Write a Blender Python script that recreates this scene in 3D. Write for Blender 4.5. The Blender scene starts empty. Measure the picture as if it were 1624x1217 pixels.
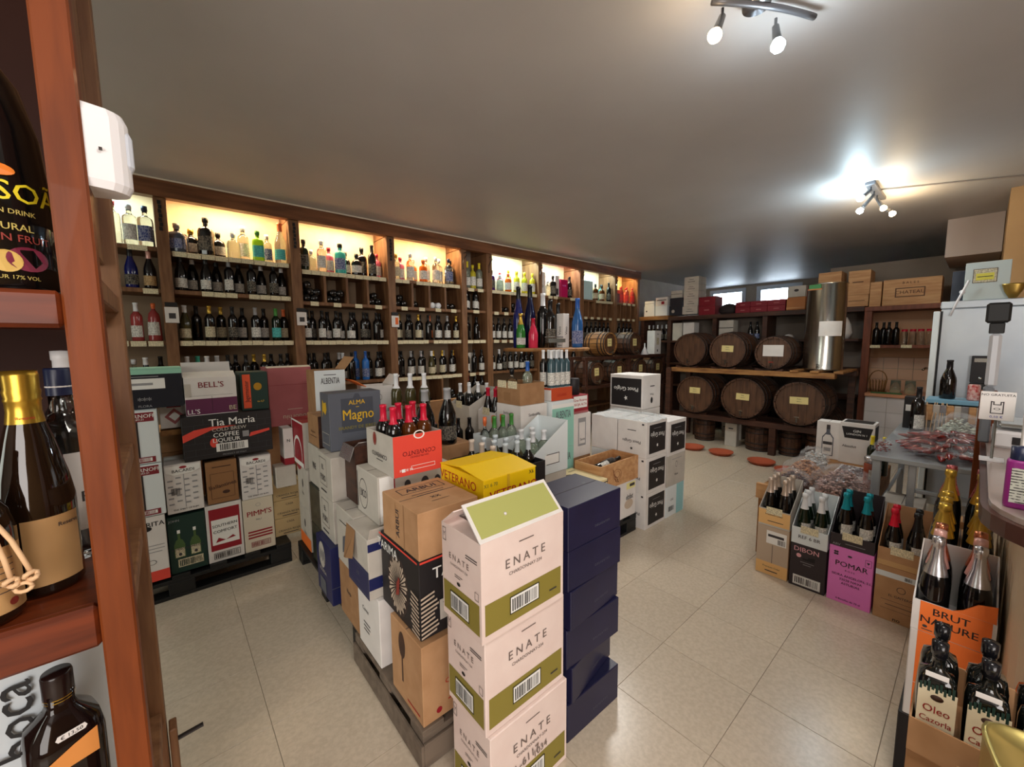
import bpy, bmesh, math, random
from mathutils import Vector, Matrix
RN = random.Random(11)
SC = bpy.context.scene
COL = SC.collection
PI = math.pi

# ------------------------------------------------------------------ camera, world, lights, exposure
cam_d = bpy.data.cameras.new('camera'); cam = bpy.data.objects.new('camera', cam_d); COL.objects.link(cam)
YAW, PITCH, ROLL, FPX = math.radians(49.2), math.radians(5.8), math.radians(-0.5), 640.0
fw = Vector((math.cos(PITCH)*math.cos(YAW), math.cos(PITCH)*math.sin(YAW), -math.sin(PITCH)))
rt = Vector((math.sin(YAW), -math.cos(YAW), 0.0)); up = rt.cross(fw)
r2 = math.cos(ROLL)*rt + math.sin(ROLL)*up; u2 = -math.sin(ROLL)*rt + math.cos(ROLL)*up
mw = Matrix((r2, u2, -fw)).transposed().to_4x4(); mw.translation = Vector((0, 0, 1.55))
cam.matrix_world = mw
cam_d.sensor_width = 36.0; cam_d.lens = 36.0*FPX/1624.0; cam_d.clip_start = 0.02
SC.camera = cam
SC.view_settings.view_transform = 'Standard'; SC.view_settings.look = 'None'
SC.view_settings.gamma = 1.0; SC.view_settings.use_curve_mapping = False
SC.view_settings.exposure = 0.42

world = bpy.data.worlds.new('world'); SC.world = world; world.use_nodes = True
world.node_tree.nodes['Background'].inputs[0].default_value = (0.80, 0.90, 1.0, 1)
world.node_tree.nodes['Background'].inputs[1].default_value = 1.6

def area(name, loc, rot, sx, sy, power, col):
    d = bpy.data.lights.new(name, 'AREA'); d.shape = 'RECTANGLE'; d.size = sx; d.size_y = sy
    d.energy = power; d.color = col
    o = bpy.data.objects.new(name, d); COL.objects.link(o); o.location = loc; o.rotation_euler = rot
    return o
def point(name, loc, power, col, rad=0.03):
    d = bpy.data.lights.new(name, 'POINT'); d.energy = power; d.color = col; d.shadow_soft_size = rad
    o = bpy.data.objects.new(name, d); COL.objects.link(o); o.location = loc
    return o
CEIL = 2.9
# daylight coming in through the shop front behind and to the right of the viewer
area('shopfront_daylight', (-1.2, -2.7, 1.7), (math.radians(84), 0, math.radians(-28)), 3.6, 2.2, 150, (1.0, 0.93, 0.88))
area('doorway_daylight', (-3.0, 1.9, 1.9), (math.radians(80), 0, math.radians(-78)), 1.6, 1.8, 26, (0.95, 1.0, 0.90))
# unseen area lights without fixtures, just under the ceiling
area('ceiling_area_light_aisle', (3.6, 2.6, CEIL-0.06), (0, 0, 0), 0.5, 0.5, 24, (1.0, 0.96, 0.90))
area('ceiling_area_light_entrance', (0.6, -0.3, CEIL-0.06), (0, 0, 0), 0.5, 0.5, 18, (1.0, 0.93, 0.86))

# ------------------------------------------------------------------ materials
def lin(c):
    return tuple((v/255/12.92 if v/255 <= 0.04045 else ((v/255+0.055)/1.055)**2.4) for v in c)
MATS = {}
def mat(name, c, rough=0.6, metal=0.0, spec=0.5, noise=None, nscale=20, stretch=None, bump=0.0, trans=0.0, emit=None, alpha=None, coat=0.0, ior=1.45, rnd=0.0):
    if name in MATS: return MATS[name]
    m = bpy.data.materials.new(name); m.use_nodes = True; nt = m.node_tree; b = nt.nodes['Principled BSDF']
    c1 = lin(c)+(1,)
    b.inputs['Base Color'].default_value = c1; b.inputs['Roughness'].default_value = rough
    b.inputs['Metallic'].default_value = metal; b.inputs['Specular IOR Level'].default_value = spec
    b.inputs['Transmission Weight'].default_value = trans; b.inputs['Coat Weight'].default_value = coat
    b.inputs['IOR'].default_value = ior
    if alpha is not None: b.inputs['Alpha'].default_value = alpha
    if emit:
        b.inputs['Emission Color'].default_value = lin(emit[0])+(1,); b.inputs['Emission Strength'].default_value = emit[1]
    if noise:
        tc = nt.nodes.new('ShaderNodeTexCoord'); mp = nt.nodes.new('ShaderNodeMapping')
        if stretch: mp.inputs['Scale'].default_value = stretch
        nz = nt.nodes.new('ShaderNodeTexNoise'); nz.inputs['Scale'].default_value = nscale; nz.inputs['Detail'].default_value = 6
        rp = nt.nodes.new('ShaderNodeValToRGB'); rp.color_ramp.elements[0].position = 0.36; rp.color_ramp.elements[1].position = 0.64
        rp.color_ramp.elements[0].color = lin(noise)+(1,); rp.color_ramp.elements[1].color = c1
        nt.links.new(tc.outputs['Object'], mp.inputs[0]); nt.links.new(mp.outputs[0], nz.inputs['Vector'])
        nt.links.new(nz.outputs['Fac'], rp.inputs[0])
        src = rp.outputs[0]
        if rnd:
            oi = nt.nodes.new('ShaderNodeObjectInfo'); mr = nt.nodes.new('ShaderNodeMapRange')
            mr.inputs['To Min'].default_value = 1-rnd; mr.inputs['To Max'].default_value = 1+rnd*0.6
            mx = nt.nodes.new('ShaderNodeHueSaturation')
            nt.links.new(oi.outputs['Random'], mr.inputs[0]); nt.links.new(mr.outputs[0], mx.inputs['Value']); nt.links.new(src, mx.inputs['Color'])
            src = mx.outputs[0]
            vm = nt.nodes.new('ShaderNodeVectorMath'); vm.operation = 'ADD'
            sc = nt.nodes.new('ShaderNodeVectorMath'); sc.operation = 'SCALE'; sc.inputs['Scale'].default_value = 37.0
            cb = nt.nodes.new('ShaderNodeCombineXYZ')
            for k in range(3): nt.links.new(oi.outputs['Random'], cb.inputs[k])
            nt.links.new(cb.outputs[0], sc.inputs[0]); nt.links.new(sc.outputs[0], vm.inputs[1])
            nt.links.new(tc.outputs['Object'], vm.inputs[0]); nt.links.new(vm.outputs[0], mp.inputs[0])
        nt.links.new(src, b.inputs['Base Color'])
        if bump:
            bp = nt.nodes.new('ShaderNodeBump'); bp.inputs['Strength'].default_value = bump; bp.inputs['Distance'].default_value = 0.004
            nt.links.new(nz.outputs['Fac'], bp.inputs['Height']); nt.links.new(bp.outputs[0], b.inputs['Normal'])
    MATS[name] = m
    return m
def printmat(name, c, ink, sz=260):
    """paper with rows of small illegible print (flat print, as on bottle labels and price cards)"""
    if name in MATS: return MATS[name]
    m = mat(name, c, rough=0.7); nt = m.node_tree; b = nt.nodes['Principled BSDF']
    tc = nt.nodes.new('ShaderNodeTexCoord'); mp = nt.nodes.new('ShaderNodeMapping'); mp.inputs['Scale'].default_value = (sz*0.55, sz*0.55, sz*0.25)
    nz = nt.nodes.new('ShaderNodeTexNoise'); nz.inputs['Scale'].default_value = 1.0; nz.inputs['Detail'].default_value = 1
    wv = nt.nodes.new('ShaderNodeTexWave'); wv.bands_direction = 'Z'; wv.inputs['Scale'].default_value = sz*0.16
    mt = nt.nodes.new('ShaderNodeMath'); mt.operation = 'MULTIPLY'
    rp = nt.nodes.new('ShaderNodeValToRGB'); rp.color_ramp.elements[0].position = 0.36; rp.color_ramp.elements[1].position = 0.46
    rp.color_ramp.elements[0].color = lin(c)+(1,); rp.color_ramp.elements[1].color = lin(ink)+(1,)
    nt.links.new(tc.outputs['Object'], mp.inputs[0]); nt.links.new(mp.outputs[0], nz.inputs['Vector'])
    nt.links.new(tc.outputs['Object'], wv.inputs['Vector'])
    nt.links.new(nz.outputs['Fac'], mt.inputs[0]); nt.links.new(wv.outputs['Fac'], mt.inputs[1]); nt.links.new(mt.outputs[0], rp.inputs[0])
    nt.links.new(rp.outputs[0], b.inputs['Base Color'])
    return m

orange_wood = mat('varnished orange pine', (118, 56, 18), 0.5, noise=(98, 44, 12), nscale=9, stretch=(5, 5, 0.5), bump=0.15, spec=0.3, coat=0.05)
red_wood = mat('varnished red pine board', (108, 46, 18), 0.45, noise=(80, 32, 12), nscale=9, stretch=(0.6, 5, 5), spec=0.3, coat=0.1)
brown_wood = mat('brown shelf pine', (134, 96, 64), 0.55, noise=(106, 70, 44), nscale=8, stretch=(4, 4, 0.5), bump=0.1)
beam_wood = mat('brown beam pine', (128, 82, 50), 0.55, noise=(96, 58, 32), nscale=5, stretch=(0.5, 4, 4), bump=0.1)
dark_wood = mat('dark stained wood', (78, 46, 32), 0.5, noise=(52, 30, 22), nscale=7, stretch=(4, 0.6, 4), bump=0.1)
rack_wood = mat('rack plank pine', (165, 118, 66), 0.6, noise=(120, 78, 40), nscale=7, stretch=(3, 0.5, 3))
crate_wood = mat('pale crate pine', (205, 160, 112), 0.6, noise=(184, 134, 88), nscale=7, stretch=(4, 0.6, 5), bump=0.05)
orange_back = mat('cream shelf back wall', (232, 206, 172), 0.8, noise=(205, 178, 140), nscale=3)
ceil_m = mat('ceiling plaster', (194, 190, 188), 0.5, noise=(188, 184, 182), nscale=1.5, spec=0.3)
wall_m = mat('painted wall', (168, 156, 144), 0.85, noise=(158, 146, 134), nscale=3)
wallr_m = mat('ochre wall', (176, 140, 96), 0.85, noise=(168, 132, 90), nscale=3)
terrazzo = mat('terrazzo tile', (206, 192, 172), 0.24, noise=(194, 180, 160), nscale=60, spec=0.5, rnd=0.05)
grout = mat('dark grout', (160, 148, 132), 0.7)
cardb = mat('brown cardboard', (186, 144, 104), 0.85, noise=(176, 134, 94), nscale=14)
cardd = mat('tan cardboard', (166, 126, 88), 0.85, noise=(154, 114, 78), nscale=14)
cardin = mat('inner cardboard', (150, 112, 76), 0.9)
whitec = mat('white carton board', (226, 222, 218), 0.7, noise=(218, 214, 210), nscale=9)
pinkc = mat('pale rose carton board', (232, 214, 206), 0.65, noise=(226, 206, 198), nscale=9)
greyw = mat('greyish carton board', (196, 190, 180), 0.75, noise=(186, 180, 170), nscale=9)
bwhite = mat('cool white carton board', (222, 230, 232), 0.65)
black = mat('black', (16, 16, 18), 0.5)
blackc = mat('black carton board', (34, 31, 33), 0.55)
navy = mat('navy carton board', (30, 30, 62), 0.36, noise=(24, 24, 54), nscale=5)
navyb = mat('blue carton board', (28, 34, 84), 0.45)
olive = mat('olive print', (136, 124, 52), 0.6)
oliveflap = mat('olive flap print', (168, 170, 96), 0.6)
ink = mat('dark ink', (60, 56, 58), 0.7)
inkb = mat('soft brown ink', (112, 98, 92), 0.7)
inkblack = mat('black ink', (22, 22, 24), 0.6)
white = mat('white print', (240, 240, 236), 0.6)
yellow = mat('yellow carton board', (248, 206, 16), 0.45)
redink = mat('red ink', (176, 40, 26), 0.6)
redp = mat('bright red print', (226, 74, 60), 0.5)
crimson = mat('crimson print', (150, 24, 38), 0.6)
wine = mat('wine red carton board', (110, 14, 26), 0.55)
green = mat('dark green carton board', (22, 52, 44), 0.55)
orange = mat('orange carton board', (240, 120, 50), 0.55)
pinkbox = mat('pink carton board', (232, 128, 206), 0.55)
rose = mat('old rose carton board', (170, 96, 98), 0.7, noise=(158, 86, 88), nscale=5)
mint = mat('mint print', (150, 206, 182), 0.6)
gold = mat('gold', (196, 158, 60), 0.28, metal=0.85)
goldink = mat('gold ink', (220, 176, 40), 0.5)
silver = mat('silver foil', (205, 202, 205), 0.25, metal=0.9)
steel = mat('stainless steel', (196, 196, 190), 0.22, metal=1.0)
steelm = mat('brushed cabinet steel', (208, 216, 222), 0.34, metal=0.55, noise=(186, 196, 206), nscale=2)
slate = mat('slate grey carton board', (92, 96, 106), 0.5)
slated = mat('dark slate print', (70, 74, 84), 0.5)
plastic = mat('black plastic', (22, 23, 24), 0.5)
plasticw = mat('white plastic', (232, 230, 232), 0.35)
terra = mat('terracotta', (176, 84, 54), 0.7)
barrelw = mat('old barrel oak', (92, 60, 42), 0.5, noise=(62, 40, 28), nscale=6, stretch=(0.6, 4, 4), bump=0.2)
barrelh = mat('barrel head oak', (96, 66, 46), 0.5, noise=(70, 46, 32), nscale=6, stretch=(4, 4, 0.7), bump=0.15)
hoop = mat('dark iron hoop', (58, 52, 50), 0.5, metal=0.6)
palewood = mat('weathered grey pallet wood', (120, 106, 92), 0.8, noise=(100, 88, 76), nscale=6, stretch=(0.6, 4, 4))
tilep = mat('pinkish wall tile', (226, 182, 150), 0.3)
tilew = mat('white wall tile', (226, 220, 220), 0.3)
tagm = printmat('price card', (236, 226, 190), (120, 110, 90), 300)
# bottle glass and label stock
darkg = mat('dark bottle glass', (14, 12, 12), 0.08, coat=0.5)
greeng = mat('green bottle glass', (14, 30, 16), 0.08, coat=0.5)
oliveg = mat('olive bottle glass', (66, 60, 30), 0.1, coat=0.5)
blueg = mat('blue bottle glass', (18, 26, 96), 0.1, coat=0.5)
roseg = mat('rose wine glass', (196, 84, 84), 0.1, trans=0.5)
amberg = mat('amber bottle glass', (96, 48, 14), 0.08, trans=0.3)
clearg = mat('clear glass', (240, 246, 244), 0.04, trans=1.0)
paleg = mat('pale tinted glass', (214, 226, 208), 0.05, trans=0.85)
yellowg = mat('yellow liqueur glass', (226, 212, 60), 0.1, trans=0.4)
limeg = mat('lime liqueur glass', (150, 214, 40), 0.1, trans=0.4)
tealg = mat('teal glass', (70, 190, 190), 0.1, trans=0.4)
pinkg = mat('pink gin glass', (226, 120, 150), 0.1, trans=0.4)
orangeg = mat('orange liqueur glass', (236, 120, 40), 0.1, trans=0.3)
purpleg = mat('purple bottle glass', (70, 30, 100), 0.1)
Lw = printmat('white label', (228, 226, 218), (70, 66, 64)); Lc = printmat('cream label', (214, 204, 172), (80, 64, 48))
Lk = printmat('black label', (26, 26, 28), (170, 160, 140)); Lt = printmat('tan label', (190, 158, 112), (90, 60, 30))
Lr = mat('red label', (186, 34, 34), 0.6); Lb = printmat('blue label', (40, 60, 120), (210, 214, 226)); Lg = mat('gold label', (206, 176, 80), 0.5)
Lo = mat('orange label', (222, 104, 40), 0.6); Lteal = printmat('teal label', (90, 196, 190), (30, 80, 90))
Ck = mat('black capsule', (18, 18, 20), 0.35); Cw = mat('white capsule', (226, 228, 230), 0.35); Cr = mat('red capsule', (186, 22, 52), 0.35)
Cg = mat('gold capsule', (206, 168, 70), 0.3, metal=0.7); Cs = mat('champagne foil', (206, 188, 172), 0.3, metal=0.6); Ct = mat('teal foil', (24, 150, 166), 0.3, metal=0.3)
Cy = mat('grey capsule', (150, 150, 152), 0.35); Cb = mat('blue capsule', (40, 90, 170), 0.35); Co = mat('orange capsule', (222, 110, 60), 0.4)
Cgn = mat('green capsule', (70, 140, 60), 0.4); Cp = mat('pale pink foil', (232, 180, 170), 0.3, metal=0.3); Cyl = mat('yellow capsule', (226, 206, 40), 0.4)
Crg = mat('rose gold foil', (206, 130, 96), 0.25, metal=0.8); Cn = mat('navy capsule', (26, 34, 64), 0.35); Cmint = mat('mint cap', (90, 210, 180), 0.4)

# ------------------------------------------------------------------ geometry helpers
class MB:
    def __init__(s): s.v = []; s.f = []; s.m = []; s.sm = []
    def add(s, vs, fs, mi=0, M=None, smooth=False):
        o = len(s.v)
        for v in vs:
            s.v.append(tuple(M @ Vector(v)) if M else tuple(v))
        for f in fs: s.f.append([o+i for i in f]); s.m.append(mi); s.sm.append(smooth)
        return s
    def box(s, x0, y0, z0, x1, y1, z1, mi=0, M=None):
        vs = [(x0,y0,z0),(x1,y0,z0),(x1,y1,z0),(x0,y1,z0),(x0,y0,z1),(x1,y0,z1),(x1,y1,z1),(x0,y1,z1)]
        return s.add(vs, [(0,3,2,1),(4,5,6,7),(0,1,5,4),(1,2,6,5),(2,3,7,6),(3,0,4,7)], mi, M)
    def bbox(s, x0, y0, z0, x1, y1, z1, b=0.003, mi=0, M=None):
        """box with chamfered edges"""
        bm = bmesh.new(); bmesh.ops.create_cube(bm, size=1.0)
        for v in bm.verts:
            v.co = Vector(((x0+x1)/2+v.co.x*(x1-x0), (y0+y1)/2+v.co.y*(y1-y0), (z0+z1)/2+v.co.z*(z1-z0)))
        bmesh.ops.bevel(bm, geom=bm.edges[:], offset=b, segments=1, affect='EDGES')
        bm.verts.index_update()
        s.add([v.co[:] for v in bm.verts], [[v.index for v in f.verts] for f in bm.faces], mi, M); bm.free()
        return s
    def lathe(s, prof, n=14, mi=0, M=None, sq=0.0, a0=0.0, a1=2*PI, sx=1.0, sy=1.0, sqr=0.0):
        full = abs(a1-a0-2*PI) < 1e-6; cnt = n if full else n+1; vs = []; fs = []
        for (r, z) in prof:
            for i in range(cnt):
                a = a0+(a1-a0)*i/n; c, d = math.cos(a), math.sin(a)
                k = 1.0
                if sq and r > sqr:
                    p = 2+sq*6; k = (abs(c)**p+abs(d)**p)**(-1/p)
                vs.append((r*c*k*sx, r*d*k*sy, z))
        for j in range(len(prof)-1):
            for i in range(n):
                i2 = (i+1) % cnt if full else i+1
                fs.append((j*cnt+i, j*cnt+i2, (j+1)*cnt+i2, (j+1)*cnt+i))
        s.add(vs, fs, mi, M, smooth=True)
        return s
    def cyl(s, p0, p1, r, n=10, mi=0, r1=None):
        p0 = Vector(p0); p1 = Vector(p1); q = (p1-p0); L = q.length
        M = Matrix.Translation(p0) @ q.to_track_quat('Z', 'Y').to_matrix().to_4x4()
        r1 = r if r1 is None else r1
        return s.lathe([(0, 0), (r, 0), (r, 0), (r1, L), (r1, L), (0, L)], n, mi, M)
    def tube(s, pts, r, n=8, mi=0):
        pts = [Vector(p) for p in pts]; vs = []; fs = []; up_ = Vector((0, 0, 1))
        for i, p in enumerate(pts):
            t = (pts[min(i+1, len(pts)-1)]-pts[max(i-1, 0)]).normalized()
            a = t.cross(up_)
            if a.length < 1e-3: a = t.cross(Vector((1, 0, 0)))
            a.normalize(); b = t.cross(a)
            for k in range(n):
                q = p+r*(math.cos(2*PI*k/n)*a+math.sin(2*PI*k/n)*b); vs.append(q[:])
        for i in range(len(pts)-1):
            for k in range(n): fs.append((i*n+k, i*n+(k+1) % n, (i+1)*n+(k+1) % n, (i+1)*n+k))
        fs.append(tuple(range(n))[::-1]); fs.append(tuple((len(pts)-1)*n+k for k in range(n)))
        return s.add(vs, fs, mi, None, True)
    def prism(s, poly, y0, y1, mi=0, M=None):
        """poly in (x,z), extruded along y"""
        n = len(poly); vs = [(x, y0, z) for x, z in poly]+[(x, y1, z) for x, z in poly]
        fs = [tuple(range(n)), tuple(range(2*n-1, n-1, -1))]+[(i, n+i, n+(i+1) % n, (i+1) % n) for i in range(n)]
        return s.add(vs, fs, mi, M)
    def mesh(s, name, mats):
        me = bpy.data.meshes.new(name); me.from_pydata(s.v, [], s.f)
        for m in (mats if isinstance(mats, (list, tuple)) else [mats]): me.materials.append(m)
        me.polygons.foreach_set('material_index', s.m); me.polygons.foreach_set('use_smooth', s.sm)
        me.update(); return me
    def build(s, name, mats, parent=None, loc=None, rot=None):
        return obj(name, s.mesh(name, mats), parent, loc, rot)
def obj(name, me, parent=None, loc=None, rot=None):
    o = bpy.data.objects.new(name, me); COL.objects.link(o)
    if parent is not None: o.parent = parent
    if loc is not None: o.location = loc
    if rot is not None: o.rotation_euler = rot
    return o
def empty(name, loc=(0, 0, 0), rz=0.0, label=None, cat=None, group=None, kind=None, rot=None):
    o = bpy.data.objects.new(name, None); COL.objects.link(o); o.location = loc
    o.rotation_euler = rot if rot else (0, 0, rz); o.empty_display_size = 0.05
    return tag(o, label, cat, group, kind)
def tag(o, label=None, cat=None, group=None, kind=None):
    if label: o['label'] = label
    if cat: o['category'] = cat
    if group: o['group'] = group
    if kind: o['kind'] = kind
    return o
def struct(o): o['kind'] = 'structure'; return o

TXT = {}
def textgeo(s, res=2):
    if s in TXT: return TXT[s]
    cu = bpy.data.curves.new('t', 'FONT'); cu.body = s; cu.size = 1.0; cu.resolution_u = res
    cu.align_x = 'CENTER'; cu.align_y = 'CENTER'
    o = bpy.data.objects.new('t', cu); COL.objects.link(o)
    dg = bpy.context.evaluated_depsgraph_get(); dg.update()
    me = bpy.data.meshes.new_from_object(o.evaluated_get(dg))
    v0 = [v.co[:] for v in me.vertices]; f0 = [tuple(p.vertices) for p in me.polygons]; n0 = len(v0)
    # second copy shifted a hair to the right: bolder strokes
    g = (v0+[(x+.018, y+.004, z+.008) for x, y, z in v0], f0+[tuple(i+n0 for i in f) for f in f0])
    bpy.data.objects.remove(o); bpy.data.curves.remove(cu); bpy.data.meshes.remove(me)
    TXT[s] = g; return g
def textw(s):
    g = textgeo(s); xs = [v[0] for v in g[0]] or [0]; return max(xs)-min(xs)

class Prints:
    """collects flat print on the faces of one thing, one mesh per part name and ink"""
    def __init__(s): s.d = {}; s.tagk = ''
    def mb(s, name, m):
        k = (name, m.name, s.tagk)
        if k not in s.d: s.d[k] = (MB(), m)
        return s.d[k][0]
    def frame(s, F, off): return F[0]+F[3]*off
    def rect(s, F, u0, v0, u1, v1, m, off, name='printed_panel', poly=None):
        O, U, V, N = F; O = O+N*off
        pts = poly or [(u0, v0), (u1, v0), (u1, v1), (u0, v1)]
        s.mb(name, m).add([(O+U*a+V*b)[:] for a, b in pts], [tuple(range(len(pts)))])
    def ell(s, F, u, v, ru, rv, m, off, name='printed_panel', ring=0.0, n=20):
        O, U, V, N = F; O = O+N*off
        if not ring:
            s.mb(name, m).add([(O+U*(u+ru*math.cos(2*PI*k/n))+V*(v+rv*math.sin(2*PI*k/n)))[:] for k in range(n)], [tuple(range(n))])
        else:
            vs = []
            for q in (1.0, 1.0-ring):
                vs += [(O+U*(u+q*ru*math.cos(2*PI*k/n))+V*(v+q*rv*math.sin(2*PI*k/n)))[:] for k in range(n)]
            s.mb(name, m).add(vs, [(k, (k+1) % n, n+(k+1) % n, n+k) for k in range(n)])
    def text(s, F, u, v, size, string, m, off, rot=0.0, wmax=None, sx=1.0):
        O, U, V, N = F; g = textgeo(string)
        if wmax: size = min(size*1.0, wmax/max(textw(string)*sx, 1e-6)) if wmax > 0 else size
        c, d = math.cos(rot), math.sin(rot); P = O+N*off+U*u+V*v
        s.mb('lettering', m).add([(P+U*((x*sx*c-y*d)*size)+V*((x*sx*d+y*c)*size)+N*(z*size))[:] for x, y, z in g[0]], g[1])
    def bars(s, F, u0, v0, u1, v1, m, off):
        w = u1-u0; x = u0; r = random.Random(5); O, U, V, N = F; O = O+N*off; b = s.mb('barcode', m)
        while x < u1-w*0.03:
            t = w*r.choice([0.015, 0.03, 0.045])
            b.add([(O+U*p+V*q)[:] for p, q in ((x, v0), (x+t, v0), (x+t, v1), (x, v1))], [(0, 1, 2, 3)]); x += t+w*r.choice([0.02, 0.035])
    def build(s, parent):
        for (name, _, _2), (b, m) in s.d.items():
            o = b.build(name, m, parent)
            if name == 'barcode': o['kind'] = 'stuff'
def frames(w, d, h):
    X, Y, Z = Vector((1, 0, 0)), Vector((0, 1, 0)), Vector((0, 0, 1))
    return {'y': ((Vector((-w/2, -d/2, 0)), X, Z, -Y), w, h), 'x': ((Vector((-w/2, d/2, 0)), -Y, Z, -X), d, h), 't': ((Vector((-w/2, -d/2, h)), X, Y, Z), w, d)}
def do_prints(parent, fr, prints):
    P = Prints(); off = 0.0006
    for p in prints:
        F, W, H = fr[p[1]]; k = p[0]; P.tagk = p[1] if k != 'text' else p[1]+str(off)
        if k == 'rect': P.rect(F, p[2]*W, p[3]*H, p[4]*W, p[5]*H, p[6], off)
        elif k == 'poly': P.rect(F, 0, 0, 0, 0, p[3], off, poly=[(a*W, b*H) for a, b in p[2]])
        elif k == 'ell': P.ell(F, p[2]*W, p[3]*H, p[4], p[5], p[6], off)
        elif k == 'ring': P.ell(F, p[2]*W, p[3]*H, p[4], p[5], p[6], off, ring=p[7] if len(p) > 7 else 0.15)
        elif k == 'text': P.text(F, p[2]*W, p[3]*H, p[4], p[5], p[6], off+0.0004, rot=p[7] if len(p) > 7 else 0.0, wmax=W*0.92, sx=p[8] if len(p) > 8 else 1.0)
        elif k == 'bars': P.bars(F, p[2]*W, p[3]*H, p[4]*W, p[5]*H, p[6], off+0.0004)
        elif k == 'frame':
            u0, v0, u1, v1, m, t = p[2]*W, p[3]*H, p[4]*W, p[5]*H, p[6], p[7]
            for a in ((u0, v0, u1, v0+t), (u0, v1-t, u1, v1), (u0, v0+t, u0+t, v1-t), (u1-t, v0+t, u1, v1-t)): P.rect(F, *a, m, off)
        off += 0.00012
    P.build(parent)

def carton(label, x, y, z, w, d, h, m, prints=(), rz=0.0, cat='carton', name='carton', group=None, tape=True, lid=None):
    """closed box; (x, y) is its corner nearest the aisle"""
    t = empty(name, (x+w/2, y+d/2, z), rz, label, cat, group)
    MB().bbox(-w/2, -d/2, 0, w/2, d/2, h, 0.0025).build('body', m, t)
    if tape: MB().box(-w/2+0.004, -0.0015, h, w/2-0.004, 0.0015, h+0.0006).build('flap_seam', MATS['dark ink'], t)
    do_prints(t, frames(w, d, h), prints)
    return t
def opencarton(label, x, y, z, w, d, h, m, hf=None, cutx=None, prints=(), rz=0.0, flaps=(), inner=None, name='open_carton', group=None, side='x'):
    """open box, front wall (facing -x if side=='x', else -y) lowered to hf with sloping sides"""
    t = empty(name, (x+w/2, y+d/2, z), rz, label, 'carton', group); hf = hf or h; tk = 0.004; b = MB(); X, Y = w/2, d/2
    b.box(-X, -Y, 0, X, Y, tk)
    if side == 'x':
        b.box(-X, -Y, tk, -X+tk, Y, hf); b.box(X-tk, -Y, tk, X, Y, h)
        for yy in (-Y, Y-tk): b.prism([(-X+tk, tk), (X-tk, tk), (X-tk, h), (-X+tk, hf)], yy, yy+tk)
    else:
        b.box(-X, -Y, tk, X, -Y+tk, hf); b.box(-X, Y-tk, tk, X, Y, h)
        for xx in (-X, X-tk):
            b.add([(xx, -Y+tk, tk), (xx, Y-tk, tk), (xx, Y-tk, h), (xx, -Y+tk, hf), (xx+tk, -Y+tk, tk), (xx+tk, Y-tk, tk), (xx+tk, Y-tk, h), (xx+tk, -Y+tk, hf)],
                  [(0, 3, 2, 1), (4, 5, 6, 7), (0, 1, 5, 4), (1, 2, 6, 5), (2, 3, 7, 6), (3, 0, 4, 7)])
    b.build('body', m, t)
    fr = frames(w, d, hf if True else h)
    do_prints(t, fr, prints)
    for (edge, L, ang, fm) in flaps:
        q = MB()
        if edge == '-y': q.box(-X, 0, 0, X, tk, L); o = q.build('flap', fm or m, t, (0, -Y, hf if side == 'y' else h), (ang, 0, 0))
        if edge == '+y': q.box(-X, -tk, 0, X, 0, L); o = q.build('flap', fm or m, t, (0, Y, h), (-ang, 0, 0))
        if edge == '-x': q.box(0, -Y, 0, tk, Y, L); o = q.build('flap', fm or m, t, (-X, 0, hf if side == 'x' else h), (0, -ang, 0))
        if edge == '+x': q.box(-tk, -Y, 0, 0, Y, L); o = q.build('flap', fm or m, t, (X, 0, h), (0, ang, 0))
    return t

# ------------------------------------------------------------------ bottles
def prof(kind, h, r):
    P = {
     'bordeaux': [(0, 0), (.93, 0), (1, .02), (1, .63), (.92, .68), (.6, .735), (.4, .775), (.37, .95), (.42, .955), (.42, 1), (0, 1)],
     'burgundy': [(0, 0), (.93, 0), (1, .02), (1, .46), (.93, .54), (.7, .65), (.42, .77), (.36, .95), (.41, .955), (.41, 1), (0, 1)],
     'champagne': [(0, 0), (.9, 0), (1, .03), (1, .42), (.93, .52), (.68, .65), (.44, .76), (.34, .88), (.36, .92), (.44, .93), (.42, .965), (.4, 1), (0, 1.005)],
     'flute': [(0, 0), (.93, 0), (1, .02), (1, .4), (.85, .52), (.5, .74), (.36, .84), (.34, .95), (.4, .955), (.4, 1), (0, 1)],
     'spirit': [(0, 0), (.95, 0), (1, .02), (1, .62), (.9, .7), (.5, .745), (.34, .78), (.34, .88), (.42, .885), (.42, 1), (0, 1)],
     'squat': [(0, 0), (.95, 0), (1, .03), (1, .55), (.86, .66), (.4, .72), (.28, .76), (.28, .84), (.36, .845), (.36, 1), (0, 1)],
     'flare': [(0, 0), (1, 0), (1, .03), (.86, .62), (.74, .72), (.4, .8), (.25, .84), (.25, .9), (.3, .905), (.3, 1), (0, 1)],
    }[kind]
    return [(a*r, b*h) for a, b in P]
def radat(p, z):
    for (r0, z0), (r1, z1) in zip(p, p[1:]):
        if z1 > z0 and z0 <= z <= z1: return r0+(r1-r0)*(z-z0)/(z1-z0)
    return p[-1][0]
DEF = {'bordeaux': (.30, .037, .77, .10, .40), 'burgundy': (.295, .041, .80, .08, .34), 'champagne': (.31, .045, .68, .10, .30), 'flute': (.33, .037, .84, .08, .30),
       'spirit': (.27, .04, .86, .12, .50), 'squat': (.21, .047, .8, .12, .45), 'flare': (.30, .05, .86, .15, .5)}
BC = {}
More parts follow.
